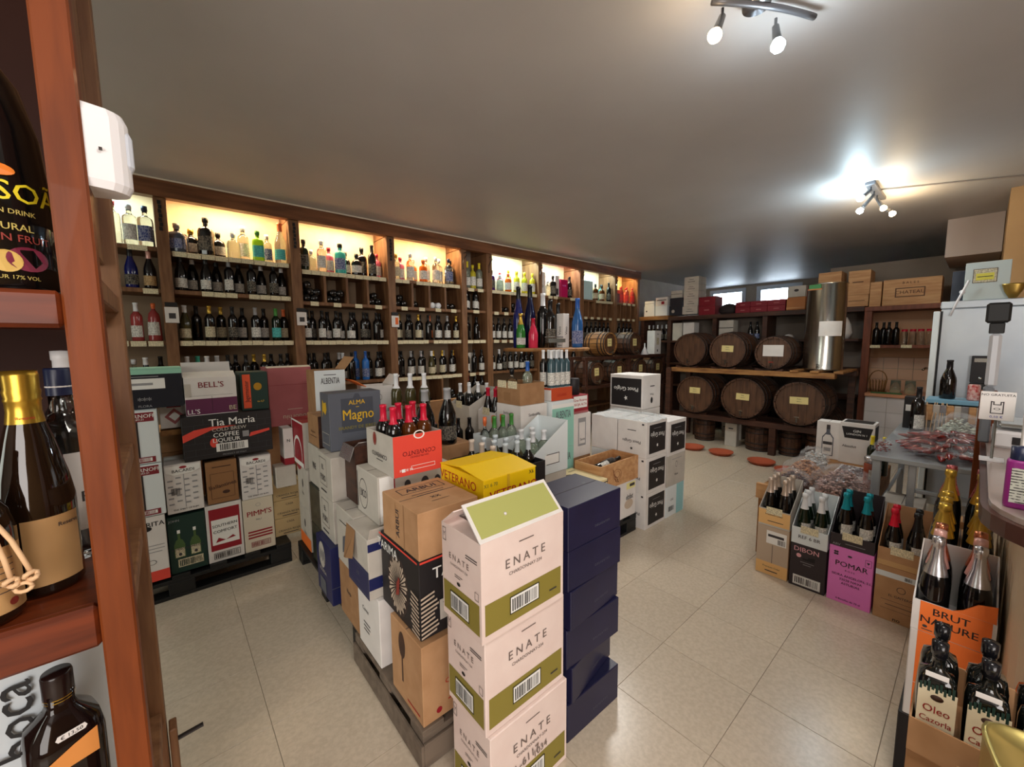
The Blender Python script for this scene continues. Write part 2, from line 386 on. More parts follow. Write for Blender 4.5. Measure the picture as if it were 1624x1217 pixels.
def bottle_meshes(kind, g, c, l, h=None, r=None, sq=0.0, lz=None, seg=14, cz=None):
    key = (kind, g.name, c.name if c else '', l.name if l else '', h, r, sq, lz, seg, cz)
    if key in BC: return BC[key]
    H, Rr, C0, L0, L1 = DEF[kind]; h = h or H; r = r or Rr; p = prof(kind, h, r)
    if cz: C0 = cz
    if lz: L0, L1 = lz
    out = {'glass': MB().lathe(p, seg if not sq else 20, sq=sq, sqr=r*.72).mesh('glass', g)}
    if c:
        zc = C0*h; q = [(radat(p, zc)+.0008, zc)]+[(a+.0008, b) for a, b in p if b > zc and a > 0]+[(0, p[-1][1]+.0012)]
        out['capsule'] = MB().lathe(q, seg).mesh('capsule', c)
    if l:
        zs = [L0*h+(L1-L0)*h*k/3 for k in range(4)]
        out['label_paper'] = MB().lathe([(radat(p, zz)+.0009, zz) for zz in zs], 8, sq=sq, a0=math.radians(-90-78), a1=math.radians(-90+78)).mesh('label_paper', l)
    BC[key] = out; return out
def bottle(label, x, y, z, kind='bordeaux', g=None, c=None, l=None, rz=None, group=None, cat='bottle', name='bottle', lying=False, rot=None, scale=1.0, **kw):
    ms = bottle_meshes(kind, g or darkg, c, l, **kw)
    rz = RN.uniform(-.35, .35)+math.radians(-25) if rz is None else rz
    if name == 'bottle':
        name = {'champagne': 'sparkling_wine_bottle', 'spirit': 'spirit_bottle', 'squat': 'spirit_bottle', 'flare': 'spirit_bottle'}.get(kind, 'wine_bottle')
        cat = name.replace('_bottle', '').split('_')[0]+' bottle'
    o = empty(name, (x, y, z), rz, label, cat, group, rot=rot if rot else ((-PI/2, 0, 0) if lying else None))
    o.scale = (scale,)*3
    for k, me in ms.items(): obj(k, me, o)
    return o

# ------------------------------------------------------------------ room shell
X0, X1, Y0, Y1 = -3.4, 10.95, -3.0, 4.9
fl = struct(MB().box(X0, Y0, -0.12, X1, Y1, -0.003).build('floor', grout))
tile_me = MB().bbox(0.0010, 0.0010, -0.02, 0.4040, 0.4090, 0.0, 0.0007).mesh('floor_tile', terrazzo)
TX0, TY0 = 1.85-0.405*6, 0.145-0.41*3
for i in range(19):
    for j in range(14):
        xx, yy = TX0+0.405*i, TY0+0.41*j
        if (i < 2 and j < 5) or yy > Y1-0.4: continue
        obj('floor_tile', tile_me, fl, (xx, yy, 0))
rest = MB()
for i in range(-3, 30):
    for j in range(-5, 14):
        xx, yy = TX0+0.405*i, TY0+0.41*j
        if 0 <= i < 19 and 0 <= j < 14 and not (i < 2 and j < 5) : continue
        if xx < X0 or yy < Y0 or xx > X1-0.4 or yy > Y1-0.4: continue
        rest.box(xx+.0015, yy+.0015, -0.02, xx+.4035, yy+.4085, 0)
tag(rest.build('outer_floor_tiles', terrazzo, fl), kind='stuff')
struct(MB().box(X0, Y0, CEIL, X1, Y1, CEIL+0.12).build('ceiling', ceil_m))
struct(MB().box(X0, Y1, -.1, X1+.15, Y1+0.12, CEIL+.1).build('wall_left', wall_m))
struct(MB().box(X0, Y0-0.12, -.1, X1+.15, Y0, CEIL+.1).build('wall_right', wallr_m))
struct(MB().box(X0-0.12, Y0-.1, -.1, X0, Y1+.1, CEIL+.1).build('wall_back', wall_m))
# far wall with two small high windows
WX = X1
wins = [(3.86, 4.72), (2.70, 3.62)]   # y ranges of the two window openings
wz0, wz1 = 2.36, 2.84
b = MB(); ys = [Y0]+[v for w in sorted(wins) for v in w]+[Y1]
b.box(WX, Y0, -.1, WX+0.15, Y1, wz0); b.box(WX, Y0, wz1, WX+0.15, Y1, CEIL+.05)
for k in range(0, len(ys), 2): b.box(WX, ys[k], wz0, WX+0.15, ys[k+1], wz1)
struct(b.build('wall_front', wall_m))
framem = mat('window frame grey white', (196, 204, 214), 0.5)
for n, (a, c) in enumerate(wins):
    w = struct(empty('window_%d' % (n+1), (WX, (a+c)/2, wz0)))
    hw = (c-a)/2; H = wz1-wz0; f = MB()
    for q in ((-hw, 0, hw, .05), (-hw, H-.05, hw, H), (-hw, .05, -hw+.05, H-.05), (hw-.05, .05, hw, H-.05)):
        f.box(-0.03, q[0], q[1], 0.06, q[2], q[3])
    f.build('window_frame', framem, w)
    f = MB()
    for q in ((-hw+.05, .05, hw-.05, .09), (-hw+.05, H-.09, hw-.05, H-.05), (-hw+.05, .09, -hw+.09, H-.09), (hw-.09, .09, hw-.05, H-.09)):
        f.box(-0.015, q[0], q[1], 0.045, q[2], q[3])
    f.build('sash', framem, w)
    MB().box(0.01, -hw+.09, .09, 0.016, hw-.09, H-.09).build('pane', mat('window glass', (240, 246, 250), 0.02, trans=1.0), w)
    area('window_daylight_%d' % (n+1), (WX+0.5, (a+c)/2, 2.75), (0, math.radians(100), 0), 0.8, 0.8, 120, (0.8, 0.9, 1.0))
# right-hand back partition behind the sink, soffit and side wall
struct(MB().box(8.0, -1.6, 0, 8.1, 1.62, 2.66).build('wall_partition', mat('greyish wall', (140, 128, 116), 0.85)))
struct(MB().box(6.9, -0.075, 2.48, 8.0, 0.345, CEIL).build('trim_1', mat('soffit plaster', (196, 180, 170), 0.8)))
struct(MB().box(5.9, -1.7, 0, 8.0, -0.08, CEIL).build('wall_side', wallr_m))
t = tag(MB().tube([(4.95, .78, CEIL-.008), (5.5, -.1, CEIL-.008), (6.1, -1.0, CEIL-.008)], 0.006, 6).build('ceiling_cable', MATS['painted wall']), 'pale cable running across the ceiling from the far spotlight cluster', 'cable')

# ------------------------------------------------------------------ long wall shelving
SY = 4.5; BY = 4.87
bays = [(-0.90, .03), (.113, 1.013), (1.107, 2.007), (2.097, 3.01), (3.09, 3.42), (3.515, 4.41), (4.49, 5.39), (5.49, 6.377), (6.458, 7.13)]
posts = [(-.99, -.90), (.03, .113), (1.013, 1.107), (2.007, 2.097), (3.01, 3.09), (3.42, 3.515), (4.41, 4.49), (5.39, 5.49), (6.377, 6.458), (7.13, 7.2)]
shelf = empty('wall_shelving', (3.1, SY, 0), label='long brown pine wall shelving with lit top compartments and rows of bottles', cat='shelving')
def sp(name, mb, m):  # part of the shelving
    o = mb.build(name, m, shelf); o.location = (-3.1, -SY, 0); return o
for a, c in posts:
    sp('post', MB().bbox(a, SY+.031, 2.76, c, BY, CEIL-.001).bbox(a, SY-.03, 0, c, BY, 2.754), brown_wood)
sp('beam', MB().bbox(-1.0, SY-.06, 2.755, 7.2, SY+.03, CEIL-.001), beam_wood)
sp('top_trim', MB().box(-0.1, SY-.066, CEIL-.014, 7.0, SY-.06, CEIL-.002), mat('pale trim strip', (225, 215, 195), .6))
ROWZ = {}
led = [('c', 7), ('w', 9), ('w', 9), ('w', 9), None, ('c', 9), ('n', 7), ('c', 7), ('o', 7)]
for i, (a, c) in enumerate(bays):
    r1 = 2.36 if i == 0 else 2.34 if i == 1 else 2.30
    if i == 4: r1 = 2.28
    if i >= 5: r1 = 2.28
    rows = [r1, 2.02 if i < 2 else 1.985, 1.59, 1.145, 0.80, 0.42, 0.10]
    if i == 4: rows = [2.28, 1.99, 1.59, 1.145, .80, .42, .10]
    ROWZ[i] = rows
    lit = led[i] is not None
    sp('back_panel', MB().box(a, BY-.03, r1, c, BY-.005, CEIL-.001), orange_back if lit else wall_m)  # colour follows the lighting: cream where lit, darker in the unlit bay
    sp('back_panel', MB().box(a, BY-.03, .05, c, BY-.005, r1), mat('dim shelf back', (150, 128, 104), .8))  # dimness of the rows below put into a darker back colour
    for z in rows:
        sp('shelf_board', MB().bbox(a, SY, z-.035, c, BY-.03, z), brown_wood)
    if lit:
        col = {'c': (.72, 1.0, .95), 'w': (1.0, .72, .40), 'n': (1.0, .95, .86), 'o': (1.0, .66, .28)}[led[i][0]]
        area('shelf_light', ((a+c)/2, SY+.10, 2.835), (math.radians(8), 0, 0), (c-a)*.85, .04, led[i][1]*(c-a)*1.3, col)
        f = MB().box(a+.06, SY+.075, 2.838, c-.06, SY+.125, 2.86); sp('light_housing', f, plasticw)
    if i >= 1: # hinge plates / coat-hook like brackets at the head of each post
        x = posts[i][1]-.045
        if i < 4:
            hk = MB()
            for k in range(7): hk.box(x-.012+.004*(k % 2), SY-.037, 2.70-.035*k, x+.010+.004*(k % 2), SY-.030, 2.73-.035*k)
            sp('bracket', hk, black)
        else:
            pts = [(x-.02, SY-.05, 2.50), (x-.02, SY-.05, 2.6), (x+.0, SY-.05, 2.64), (x+.035, SY-.05, 2.68), (x+.02, SY-.05, 2.72), (x-.01, SY-.05, 2.70)]
            sp('hook', MB().tube(pts, .006, 6), hoop if i < 8 else steel)
# three little hanging cards
for x, rot in ((.085, .1), (1.08, 0), (2.07, 0)):
    sp('hanging_card', MB().box(x-.045, SY-.045, 1.74, x+.045, SY-.042, 1.87), whitec)
    sp('card_picture', MB().box(x-.02, SY-.047, 1.775, x+.025, SY-.045, 1.82) if x < 2 else MB().box(x, SY-.047, 1.77, x+.035, SY-.045, 1.85), ink if x < 2 else Lo)
    sp('card_clip', MB().box(x-.04, SY-.04, 1.875, x+.04, SY-.031, 1.91), black)
# price cards
tag_me = {}
def cards(i, row, xs, w=.078, h=.042):
    z = ROWZ[i][row]
    for x in xs:
        k = (round(w, 3), round(h, 3))
        if k not in tag_me: tag_me[k] = MB().box(-w/2, -.006, -h, w/2, -.002, 0).mesh('price_card', tagm)
        obj('price_card', tag_me[k], shelf, (x-3.1, 0, z-.002+RN.uniform(-.002, .002)), (0, RN.uniform(-.015, .015), 0))
def even(i, n, skip=()):
    a, c = bays[i]; return [a+(c-a)*(k+.5)/n for k in range(n) if k not in skip]
# cubby dividers
def dividers(i, row, n, h=.29):
    a, c = bays[i]; z = ROWZ[i][row]
    for k in range(1, n): sp('divider', MB().box(a+(c-a)*k/n-.012, SY+.005, z, a+(c-a)*k/n+.012, BY-.03, z+h), brown_wood)
for i in (2, 3): dividers(i, 1, 4, .28)
for i, n in ((5, 5), (6, 5), (7, 5), (8, 4)): dividers(i, 1, n, .26)
dividers(3, 4, 3, .30)

# bottle codes: kind, glass, capsule, label, words, extra
T = {
 'w': ('bordeaux', darkg, Ck, Lw, 'black-capped dark bottle with white label', {}),
 'W': ('burgundy', darkg, Cw, Lw, 'white-capped dark bottle with white label', {}),
 'B': ('burgundy', darkg, Ck, Lw, 'round-shouldered dark bottle with white label', {}),
 'g': ('bordeaux', darkg, Cy, Lw, 'grey-capped dark bottle with white label', {}),
 'c': ('bordeaux', darkg, Cg, Lc, 'gold-capped dark bottle with cream label', {}),
 'k': ('bordeaux', darkg, Ck, Lk, 'all-black bottle with black label', {}),
 'n': ('bordeaux', darkg, Ck, None, 'plain black bottle without visible label', {}),
 'o': ('bordeaux', darkg, Co, Lc, 'orange-capped dark bottle with cream label', {}),
 'O': ('bordeaux', darkg, Co, Lo, 'orange-capped bottle with orange label', {}),
 'r': ('bordeaux', darkg, Cr, Lc, 'red-capped dark bottle with cream label', {}),
 'G': ('bordeaux', greeng, Cgn, Lteal, 'green bottle with pale green label', {}),
 'y': ('bordeaux', paleg, Cyl, Lw, 'pale white-wine bottle with yellow cap', {}),
 'Y': ('burgundy', oliveg, Cw, Lc, 'olive bottle with cream label', {}),
 's': ('squat', darkg, Ck, Lw, 'small squat dark bottle with white label', {'h': .2}),
 'u': ('burgundy', blueg, Ck, Lk, 'blue glass bottle', {'h': .30}),
 't': ('burgundy', darkg, Cp, Lt, 'peach-capped dark bottle with tan label', {}),
 'R': ('flare', roseg, Co, Lw, 'rose wine bottle with white label', {'h': .30, 'r': .045}),
 'P': ('bordeaux', roseg, Cw, Lw, 'white-capped rose wine bottle', {}),
 '1': ('spirit', clearg, Cr, None, 'clear spirit bottle with red cap', {'h': .29, 'sq': .4}),
 '2': ('spirit', clearg, Cw, Lw, 'clear spirit bottle', {'h': .28}),
 '3': ('spirit', clearg, Cn, Lb, 'clear spirit bottle with blue label', {'h': .28, 'sq': .3}),
 '4': ('squat', mat('smoky grey glass', (70, 76, 90), .08), Cy, Lb, 'squat smoky gin bottle with blue label', {'h': .21, 'r': .055, 'sq': .5}),
 '5': ('squat', darkg, Cg, Lw, 'dark jug bottle with white label', {'h': .2, 'r': .052}),
 '6': ('spirit', darkg, Ck, Lk, 'tall black gin bottle', {'h': .28, 'r': .045, 'sq': .5}),
 '7': ('spirit', limeg, Cgn, Lteal, 'lime green gin bottle', {'h': .24, 'r': .04, 'sq': .6}),
 '8': ('spirit', paleg, Cw, Lb, 'pale lilac gin bottle', {'h': .24, 'r': .036}),
 '9': ('burgundy', paleg, Co, Lteal, 'clear bottle with large teal label', {'h': .33, 'r': .045}),
 'a': ('spirit', tealg, Ck, Lb, 'blue-green gin bottle', {'h': .27, 'r': .05}),
 'b': ('spirit', greeng, Ck, Lk, 'dark green gin bottle', {'h': .26, 'r': .04, 'sq': .5}),
 'd': ('spirit', pinkg, Cr, Lw, 'pink gin bottle with red cap', {'h': .24, 'r': .042}),
 'e': ('spirit', yellowg, Cyl, Lw, 'yellow liqueur bottle', {'h': .27, 'r': .038}),
 'f': ('spirit', limeg, Cyl, Lg, 'green-yellow liqueur bottle', {'h': .29, 'r': .036}),
 'h': ('spirit', orangeg, Co, Lw, 'orange liqueur bottle', {'h': .23, 'r': .042}),
 'i': ('spirit', purpleg, Ck, Lk, 'purple gin bottle', {'h': .24, 'r': .042}),
 'j': ('flare', roseg, Cr, Lr, 'rose liqueur bottle with red cap', {'h': .27, 'r': .04}),
 'l': ('squat', paleg, Cw, None, 'squat clear glass bottle', {'h': .2, 'r': .045}),
 'm': ('spirit', paleg, Cg, Lc, 'pale golden spirit bottle', {'h': .25, 'r': .038}),
 'x': ('squat', darkg, Ck, Lw, 'black apothecary gin bottle with white diamond label', {'h': .22, 'r': .047}),
 'v': ('squat', amberg, Ck, Lc, 'amber brandy bottle', {'h': .25, 'r': .045}),
 'T': ('burgundy', paleg, Cmint, Lw, 'pale bottle with teal cap', {}),
 'q': ('bordeaux', mat('blue wrapped bottle', (44, 110, 190), .3), Cb, Lb, 'bright blue bottle', {'h': .31}),
}
ORD = ['first', 'second', 'third', 'fourth', 'fifth', 'sixth', 'seventh', 'eighth', 'ninth', 'tenth', 'eleventh', 'twelfth', 'thirteenth', 'fourteenth', 'fifteenth']
ROWN = ['top lit row', 'second row', 'third row', 'fourth row', 'fifth row', 'sixth row']
BAYN = [o+' bay' for o in ORD[:9]]
def fill(i, row, codes, x0=None, x1=None, y=None, cardn=None, h=1.0, start=0):
    a, c = bays[i]; x0 = a+.01 if x0 is None else x0; x1 = c-.01 if x1 is None else x1
    n = len(codes); z = ROWZ[i][row]
    for k, q in enumerate(codes):
        if q == ' ': continue
        kind, g, cp, lb, words, kw = T[q]
        x = x0+(x1-x0)*(k+.5)/n
        bottle('%s, %s in %s of %s' % (words, ORD[k+start], ROWN[row], BAYN[i]), x+RN.uniform(-.006, .006), (y or SY+.06)+RN.uniform(-.006, .006)+(.092 if (x1-x0)/n < .098 and k % 2 else 0), z,
               kind, g, cp, lb, scale=1.16 if row == 0 else 1.04, group='bottles in %s of %s' % (ROWN[row], BAYN[i]), **kw)
    if cardn is None: cardn = n
    if cardn:
        ww = (x1-x0)/cardn
        cards(i, row, [x0+ww*(k+.5) for k in range(cardn) if RN.random() > .06], w=min(ww*.96, .095))
def lying(i, row, cell, ncell, pat, caps=darkg):
    """bottles lying on their sides in one cubby; pat = list of (dx, layer)"""
    a, c = bays[i]; z = ROWZ[i][row]; cw = (c-a)/ncell; x0 = a+cw*cell+.014; r = .037
    for k, (dx, ly) in enumerate(pat):
        bottle('dark bottle lying on its side, %s in cubby %s of %s, %s' % (ORD[k], ['one', 'two', 'three', 'four', 'five'][cell], BAYN[i], ROWN[row]),
               min(x0+r+.002+dx*.076, a+cw*(cell+1)-.05), SY+.02+RN.uniform(0, .02), z+r+.001+ly*.0665, 'bordeaux', caps, Ck, None, group='bottles lying in the cubbies of '+BAYN[i], lying=True)
FIVE = [(0, 0), (1, 0), (.5, 1), (1.35, 1), (.1, 2)]
# bay 1
fill(0, 0, '123', -.27, .025, cardn=0); cards(0, 0, [-.09], w=.12)
fill(0, 1, 'kut', -.31, .02); fill(0, 2, 'PPR', -.30, .02); fill(0, 3, 'v2Wk', -.32, .02, cardn=4)
fill(1, 0, '456sl27893'[:9]); fill(1, 1, 'BWBBgBkWkW'); fill(1, 2, 'YncckwgwGo'); fill(1, 3, 'WTWWnnkccwwn')
fill(2, 0, 'bl2daxs6kd'); fill(2, 2, 'wkwBwBBnkknw'); fill(2, 3, 'wnkwgWnqqkww', cardn=0)
lying(2, 1, 0, 4, FIVE); lying(2, 1, 1, 4, [(0, 0), (1, 0), (.5, 1), (1.4, 1)]); lying(2, 1, 3, 4, [(0, 0), (1, 0), (.4, 1)])
cards(2, 1, even(2, 4))
fill(3, 0, 'md2hh22236k'[:10]); fill(3, 2, 'rckncwnOwwgwc'); fill(3, 3, 'nkgwgkYccgwc')
lying(3, 1, 0, 4, [(0, 0), (1, 0), (.4, 1)]); lying(3, 1, 1, 4, [(0, 0)]); lying(3, 1, 2, 4, [(0, 0), (1.2, 0)], Cw); lying(3, 1, 3, 4, [(0, 0), (1, 0)])
cards(3, 1, even(3, 4))
lying(3, 4, 1, 3, [(0, 0), (1, 0)]); lying(3, 4, 2, 3, [(0, 0), (1, 0), (2, 0), (.5, 1), (1.5, 1)])
fill(4, 0, 'yey', cardn=2); fill(4, 1, 'wwww', cardn=1); fill(4, 2, 'nknw', cardn=3); fill(4, 3, 'g n w', cardn=2); fill(4, 4, 'rknWk', cardn=0)
fill(5, 0, 'ixldhfefefe'); fill(5, 2, 'wwwwkwnk', cardn=6); fill(5, 3, 'wWkwgWwk', cardn=0)
lying(5, 1, 1, 5, [(0, 0), (1, 0)]); lying(5, 1, 2, 5, [(0, 0), (1, 0), (.5, 1)])
cards(5, 1, even(5, 5)[:3]); fill(6, 0, 'l6', 4.635, 4.885, cardn=2); fill(6, 0, 'kk', 5.17, 5.36, cardn=2); fill(6, 2, 'wwkwwnwwk', cardn=0); fill(6, 3, 'wkwnwwkwg', cardn=0)
fill(7, 0, 'v5vak', 5.86, 6.35, cardn=5); fill(7, 2, 'kkwwkwk', cardn=0)
cards(7, 1, even(7, 5)); cards(8, 1, even(8, 4))
fill(8, 0, 'jjjjj', 6.66, 7.12, cardn=3); fill(8, 2, 'kwkwk', cardn=0)
0 and bottle('large white-labelled bottle base in cubby of ninth bay', 6.74, SY+.03, ROWZ[8][1]+.05, 'champagne', Cw, Ck, None, lying=True, h=.3, r=.05)

carton('white gift box on top lit row of seventh bay', 4.50, SY+.04, ROWZ[6][0], .13, .2, .36, whitec, [('text', 'y', .5, .4, .05, 'Q', ink)], tape=False, name='gift_box')
carton('second white gift box behind black bottle in seventh bay', 4.88, SY+.06, ROWZ[6][0], .09, .15, .34, whitec, [('rect', 'y', .2, .1, .8, .4, ink)], tape=False, name='gift_box')
carton('bright pink gift box on top lit row of seventh bay', 4.985, SY+.04, ROWZ[6][0], .17, .15, .29, mat('magenta card', (190, 24, 90), .4), [('text', 'y', .5, .65, .035, 'ROSE', MATS['pink carton board'])], tape=False, name='gift_box')
for k in range(4):
    carton('pale blue bottle box, %s from left in eighth bay' % ORD[k], 5.50+.083*k, SY+.05, ROWZ[7][0], .08, .08, .33, mat('pale blue card', (196, 226, 230), .4), tape=False, name='gift_box', group='pale blue bottle boxes')
carton('dark red gift box beside rose bottles in ninth bay', 6.47, SY+.04, ROWZ[8][0], .16, .14, .24, mat('dark red card', (110, 20, 24), .4), [('rect', 'y', 0, .72, 1, .95, redp)], tape=False, name='gift_box')
carton('white box on fourth row of narrow fifth bay', 3.14, SY+.1, ROWZ[4][3], .16, .15, .27, greyw, tape=False, name='gift_box')

# ------------------------------------------------------------------ wooden rack in the left foreground
rk = empty('bottle_rack', (-0.5, 0.9, 0), label='varnished orange pine bottle rack in the left foreground', cat='rack')
def rp(name, mb, m):
    o = mb.build(name, m, rk); o.location = (0.5, -0.9, 0); return o
rp('front_post', MB().bbox(-.108, .90, 0, -.066, .945, CEIL-.002), orange_wood)
rp('rear_post', MB().bbox(-.108, 1.37, 0, -.066, 1.43, CEIL-.002), brown_wood)
rp('rear_post', MB().bbox(-1.4, 1.37, 0, -1.34, 1.43, CEIL-.002), brown_wood)
rp('front_post', MB().bbox(-1.4, .90, 0, -1.35, .945, CEIL-.002), orange_wood)
for z0, z1 in ((1.578, 1.63), (1.062, 1.13), (.55, .60), (.10, .15)):
    rp('board', MB().bbox(-1.35, .925, z0+.01, -.108, 1.37, z1), red_wood)
    rp('board_lip', MB().bbox(-1.35, .903, z0, -.108, .925, z1+.003, .006), red_wood)
for z in (2.62, 1.66, 1.30, 1.08, .56, .12):
    rp('side_rail', MB().bbox(-.104, .945, z-.03, -.072, 1.37, z+.01), brown_wood)
rp('side_panel', MB().bbox(-.10, .945, 1.74, -.088, 1.37, 2.7), brown_wood)
rp('back_panel', MB().box(-1.4, 1.432, 0.1, -.07, 1.44, CEIL-.01), mat('dark red brown panel', (46, 20, 10), .6, spec=.2))
o = tag(MB().bbox(-.062, 1.375, 0, -.045, 1.425, .50, .003).build('wooden_stake', brown_wood), 'short brown wooden stake standing beside the foreground rack at the floor', 'stake')
MB().cyl((-.045, 1.40, .45), (.012, 1.40, .455), .006, 8).build('peg', hoop, o)
# motion sensor
s = empty('motion_sensor', (-.066, .905, 1.795), label='white plastic motion sensor screwed to the front rack post', cat='sensor')
def dshape(w, dd, z0, z1, inset=0.0):
    n = 10; prf = [(0, 0)]+[(dd*math.sin(PI*k/n)**.45 if 0 < k < n else 0, w*k/n) for k in range(1, n)]+[(0, w)]
    vs = []; fs = []
    for z, q in ((z0, .90), (z0+.012, 1.0), (z1-.012, 1.0), (z1, .90)):
        vs += [(a*q, w/2+(b_-w/2)*q, z) for a, b_ in prf]
    m_ = len(prf)
    for L in range(3):
        for k in range(m_): fs.append((L*m_+k, L*m_+(k+1) % m_, (L+1)*m_+(k+1) % m_, (L+1)*m_+k))
    fs.append(tuple(range(m_))[::-1]); fs.append(tuple(3*m_+k for k in range(m_)))
    return vs, fs
v, f = dshape(.075, .05, 0, .122); MB().add(v, f).build('housing', plasticw, s)
v, f = dshape(.058, .054, .035, .105); MB().add([(a, b_+.0085, c_) for a, b_, c_ in v], f).build('lens', mat('sensor lens', (214, 220, 232), .45), s)
MB().box(-.001, .02, .122, .018, .05, .126).build('top_cap', plasticw, s)
MB().box(.015, -.0012, .055, .019, .002, .059).build('screw', hoop, s)

# foreground bottles on the rack
def tx(label_parent, s_, size, m, loc, rot=(PI/2, 0, 0), bend=None):
    """lettering curved round a bottle of radius bend (angle 0 faces -y)"""
    g = textgeo(s_); b = MB()
    if bend:
        vs = []
        for x, y, z in g[0]:
            a = -PI/2+x*size/bend; q = bend+z*size; vs.append((q*math.cos(a), q*math.sin(a), y*size))
        b.add(vs, g[1]); o = b.build('lettering', m, label_parent, loc)
    else:
        b.add([(x*size, y*size, z*size) for x, y, z in g[0]], g[1]); o = b.build('lettering', m, label_parent, loc, rot)
    return o
gr = mat('passion fruit yellow', (230, 210, 40), .5)
t = empty('liqueur_bottle', (-.180, 1.0, 1.6305), math.radians(17), 'large black passion fruit liqueur bottle on upper rack board', 'bottle')
pf = [(0, 0), (.060, 0), (.064, .01), (.063, .14), (.057, .24), (.042, .31), (.022, .345), (.018, .37), (.018, .41), (0, .41)]
MB().lathe(pf, 28).build('glass', darkg, t)
MB().lathe([(.019, .36), (.0195, .415), (0, .416)], 20).build('capsule', Ck, t)
tx(t, 'PASSOÃ', .040, gr, (0, 0, .145), bend=.0635)
tx(t, 'PASSION DRINK', .010, mat('beige ink', (190, 170, 90), .6), (0, 0, .117), bend=.064)
tx(t, 'NATURAL', .014, mat('beige ink', (190, 170, 90), .6), (0, 0, .095), bend=.0645)
tx(t, 'PASSION FRUIT', .015, mat('dull red ink', (140, 50, 40), .6), (0, 0, .079), bend=.0645)
tx(t, 'LIQUEUR 17% VOL', .008, mat('beige ink', (190, 170, 90), .6), (0, 0, .022), bend=.0645)
def disc(parent, name, r_, a, z, ru, rv, m):
    vs = []; 
    for k in range(20):
        th = a+ru*math.cos(2*PI*k/20)/r_; vs.append((r_*math.cos(th), r_*math.sin(th), z+rv*math.sin(2*PI*k/20)))
    return MB().add(vs, [tuple(range(20))]).build(name, m, parent)
disc(t, 'fruit_picture', .0648, -PI/2+.35, .05, .024, .018, mat('passion fruit skin', (120, 36, 60), .5))
disc(t, 'fruit_picture', .0652, -PI/2-.02, .045, .017, .016, mat('passion fruit flesh', (206, 170, 90), .5))
disc(t, 'parrot_picture', .0642, -PI/2-.05, .175, .022, .009, mat('flame orange', (220, 120, 30), .5))

t = empty('brandy_bottle', (-.183, 1.045, 1.1305), math.radians(10), 'dark brandy bottle with gold foil neck on middle rack board', 'bottle')
pf = [(0, 0), (.044, 0), (.048, .008), (.048, .16), (.043, .20), (.030, .265), (.021, .30), (.0185, .33), (.0185, .375), (0, .376)]
MB().lathe(pf, 28).build('glass', mat('dark brown glass', (30, 18, 10), .06, coat=.5), t)
pf2 = [(.0235, .288), (.0205, .312), (.0208, .328), (.0222, .331), (.0208, .335), (.0222, .345), (.021, .350), (.0215, .372), (.020, .380), (0, .381)]
MB().lathe(pf2, 28).build('foil', gold, t)
MB().lathe([(.0486, .02), (.0486, .135)], 14, a0=math.radians(-115), a1=math.radians(-25)).build('label_paper', mat('kraft label', (186, 146, 96), .6), t)
tx(t, 'Reserva', .010, ink, (0, 0, .118), bend=.0492).rotation_euler = (0, 0, .75)
tx(t, 'Reserva', .007, redink, (0, 0, .302), bend=.0236)
t = empty('rum_bottle', (-.232, .965, 1.1335), math.radians(20), 'dark bottle with tan label and beige neck cord, nearest on rack', 'bottle')
pf = [(0, 0), (.036, 0), (.040, .008), (.040, .14), (.034, .17), (.018, .20), (.015, .22), (.015, .26), (0, .26)]
MB().lathe(pf, 24).build('glass', mat('dark brown glass', (30, 18, 10), .06), t)
MB().lathe([(.0404, .016), (.0404, .118)], 14, a0=math.radians(-150), a1=math.radians(-20)).build('label_paper', mat('kraft label', (186, 146, 96), .6), t)
for k in range(6): MB().lathe([(.0408, .098-.01*k), (.0408, .0992-.01*k)], 8, a0=math.radians(-95), a1=math.radians(-48)).build('printed_line', ink, t)
disc(t, 'seal_print', .0409, math.radians(-55), .03, .006, .006, MATS['dull red ink'])
cord = mat('beige cord', (222, 184, 142), .9)
c = empty('neck_cord', (-.20, .93, 1.19), label='knotted beige cord hanging from the nearest tan-label bottle', cat='cord')
P = lambda pts: [(a, b_, c_) for a, b_, c_ in pts]
MB().tube(P([(-.034, .03, .108), (-.018, .012, .10), (-.006, -.002, .075), (.0, -.004, .045), (.004, -.004, .012)]), .0032, 8).build('strand', cord, c)
MB().tube(P([(-.030, .03, .106), (-.006, .012, .096), (.008, .002, .07), (.016, -.002, .045), (.024, -.003, .016)]), .0032, 8).build('strand', cord, c)
MB().tube([(.004+.0065*math.cos(a), -.006+.004*math.sin(2*a), .008+.0055*math.sin(a)) for a in [k*PI/5 for k in range(11)]], .0036, 8).build('knot', cord, c)
MB().tube([(.024+.0065*math.cos(a), -.006+.004*math.sin(2*a), .012+.0055*math.sin(a)) for a in [k*PI/5 for k in range(11)]], .0036, 8).build('knot', cord, c)
MB().tube([(.015+.009*math.cos(a), -.006, -.003+.007*math.sin(a)) for a in [k*PI/5 for k in range(11)]], .003, 8).build('loop', cord, c)
t = empty('vodka_bottle', (-.158, 1.175, 1.1305), 0.2, 'clear bottle with navy cap behind the brandy bottle', 'bottle')
pf = [(0, 0), (.044, 0), (.047, .008), (.047, .235), (.040, .262), (.020, .285), (.0165, .30), (.0165, .33), (0, .33)]
MB().lathe(pf, 24).build('glass', clearg, t)
MB().lathe([(.0185, .325), (.0185, .375), (.0175, .378), (0, .378)], 20).build('capsule', Cn, t)
MB().lathe([(.0475, .06), (.0475, .215)], 14, a0=math.radians(-140), a1=math.radians(-20)).build('label_paper', whitec, t)
tx(t, 'F', .03, ink, (0, 0, .125), bend=.048).rotation_euler = (0, 0, .3)
MB().lathe([(.018, .340), (.0189, .341), (.0189, .343), (.018, .344)], 16).build('cap_stripe', whitec, t)
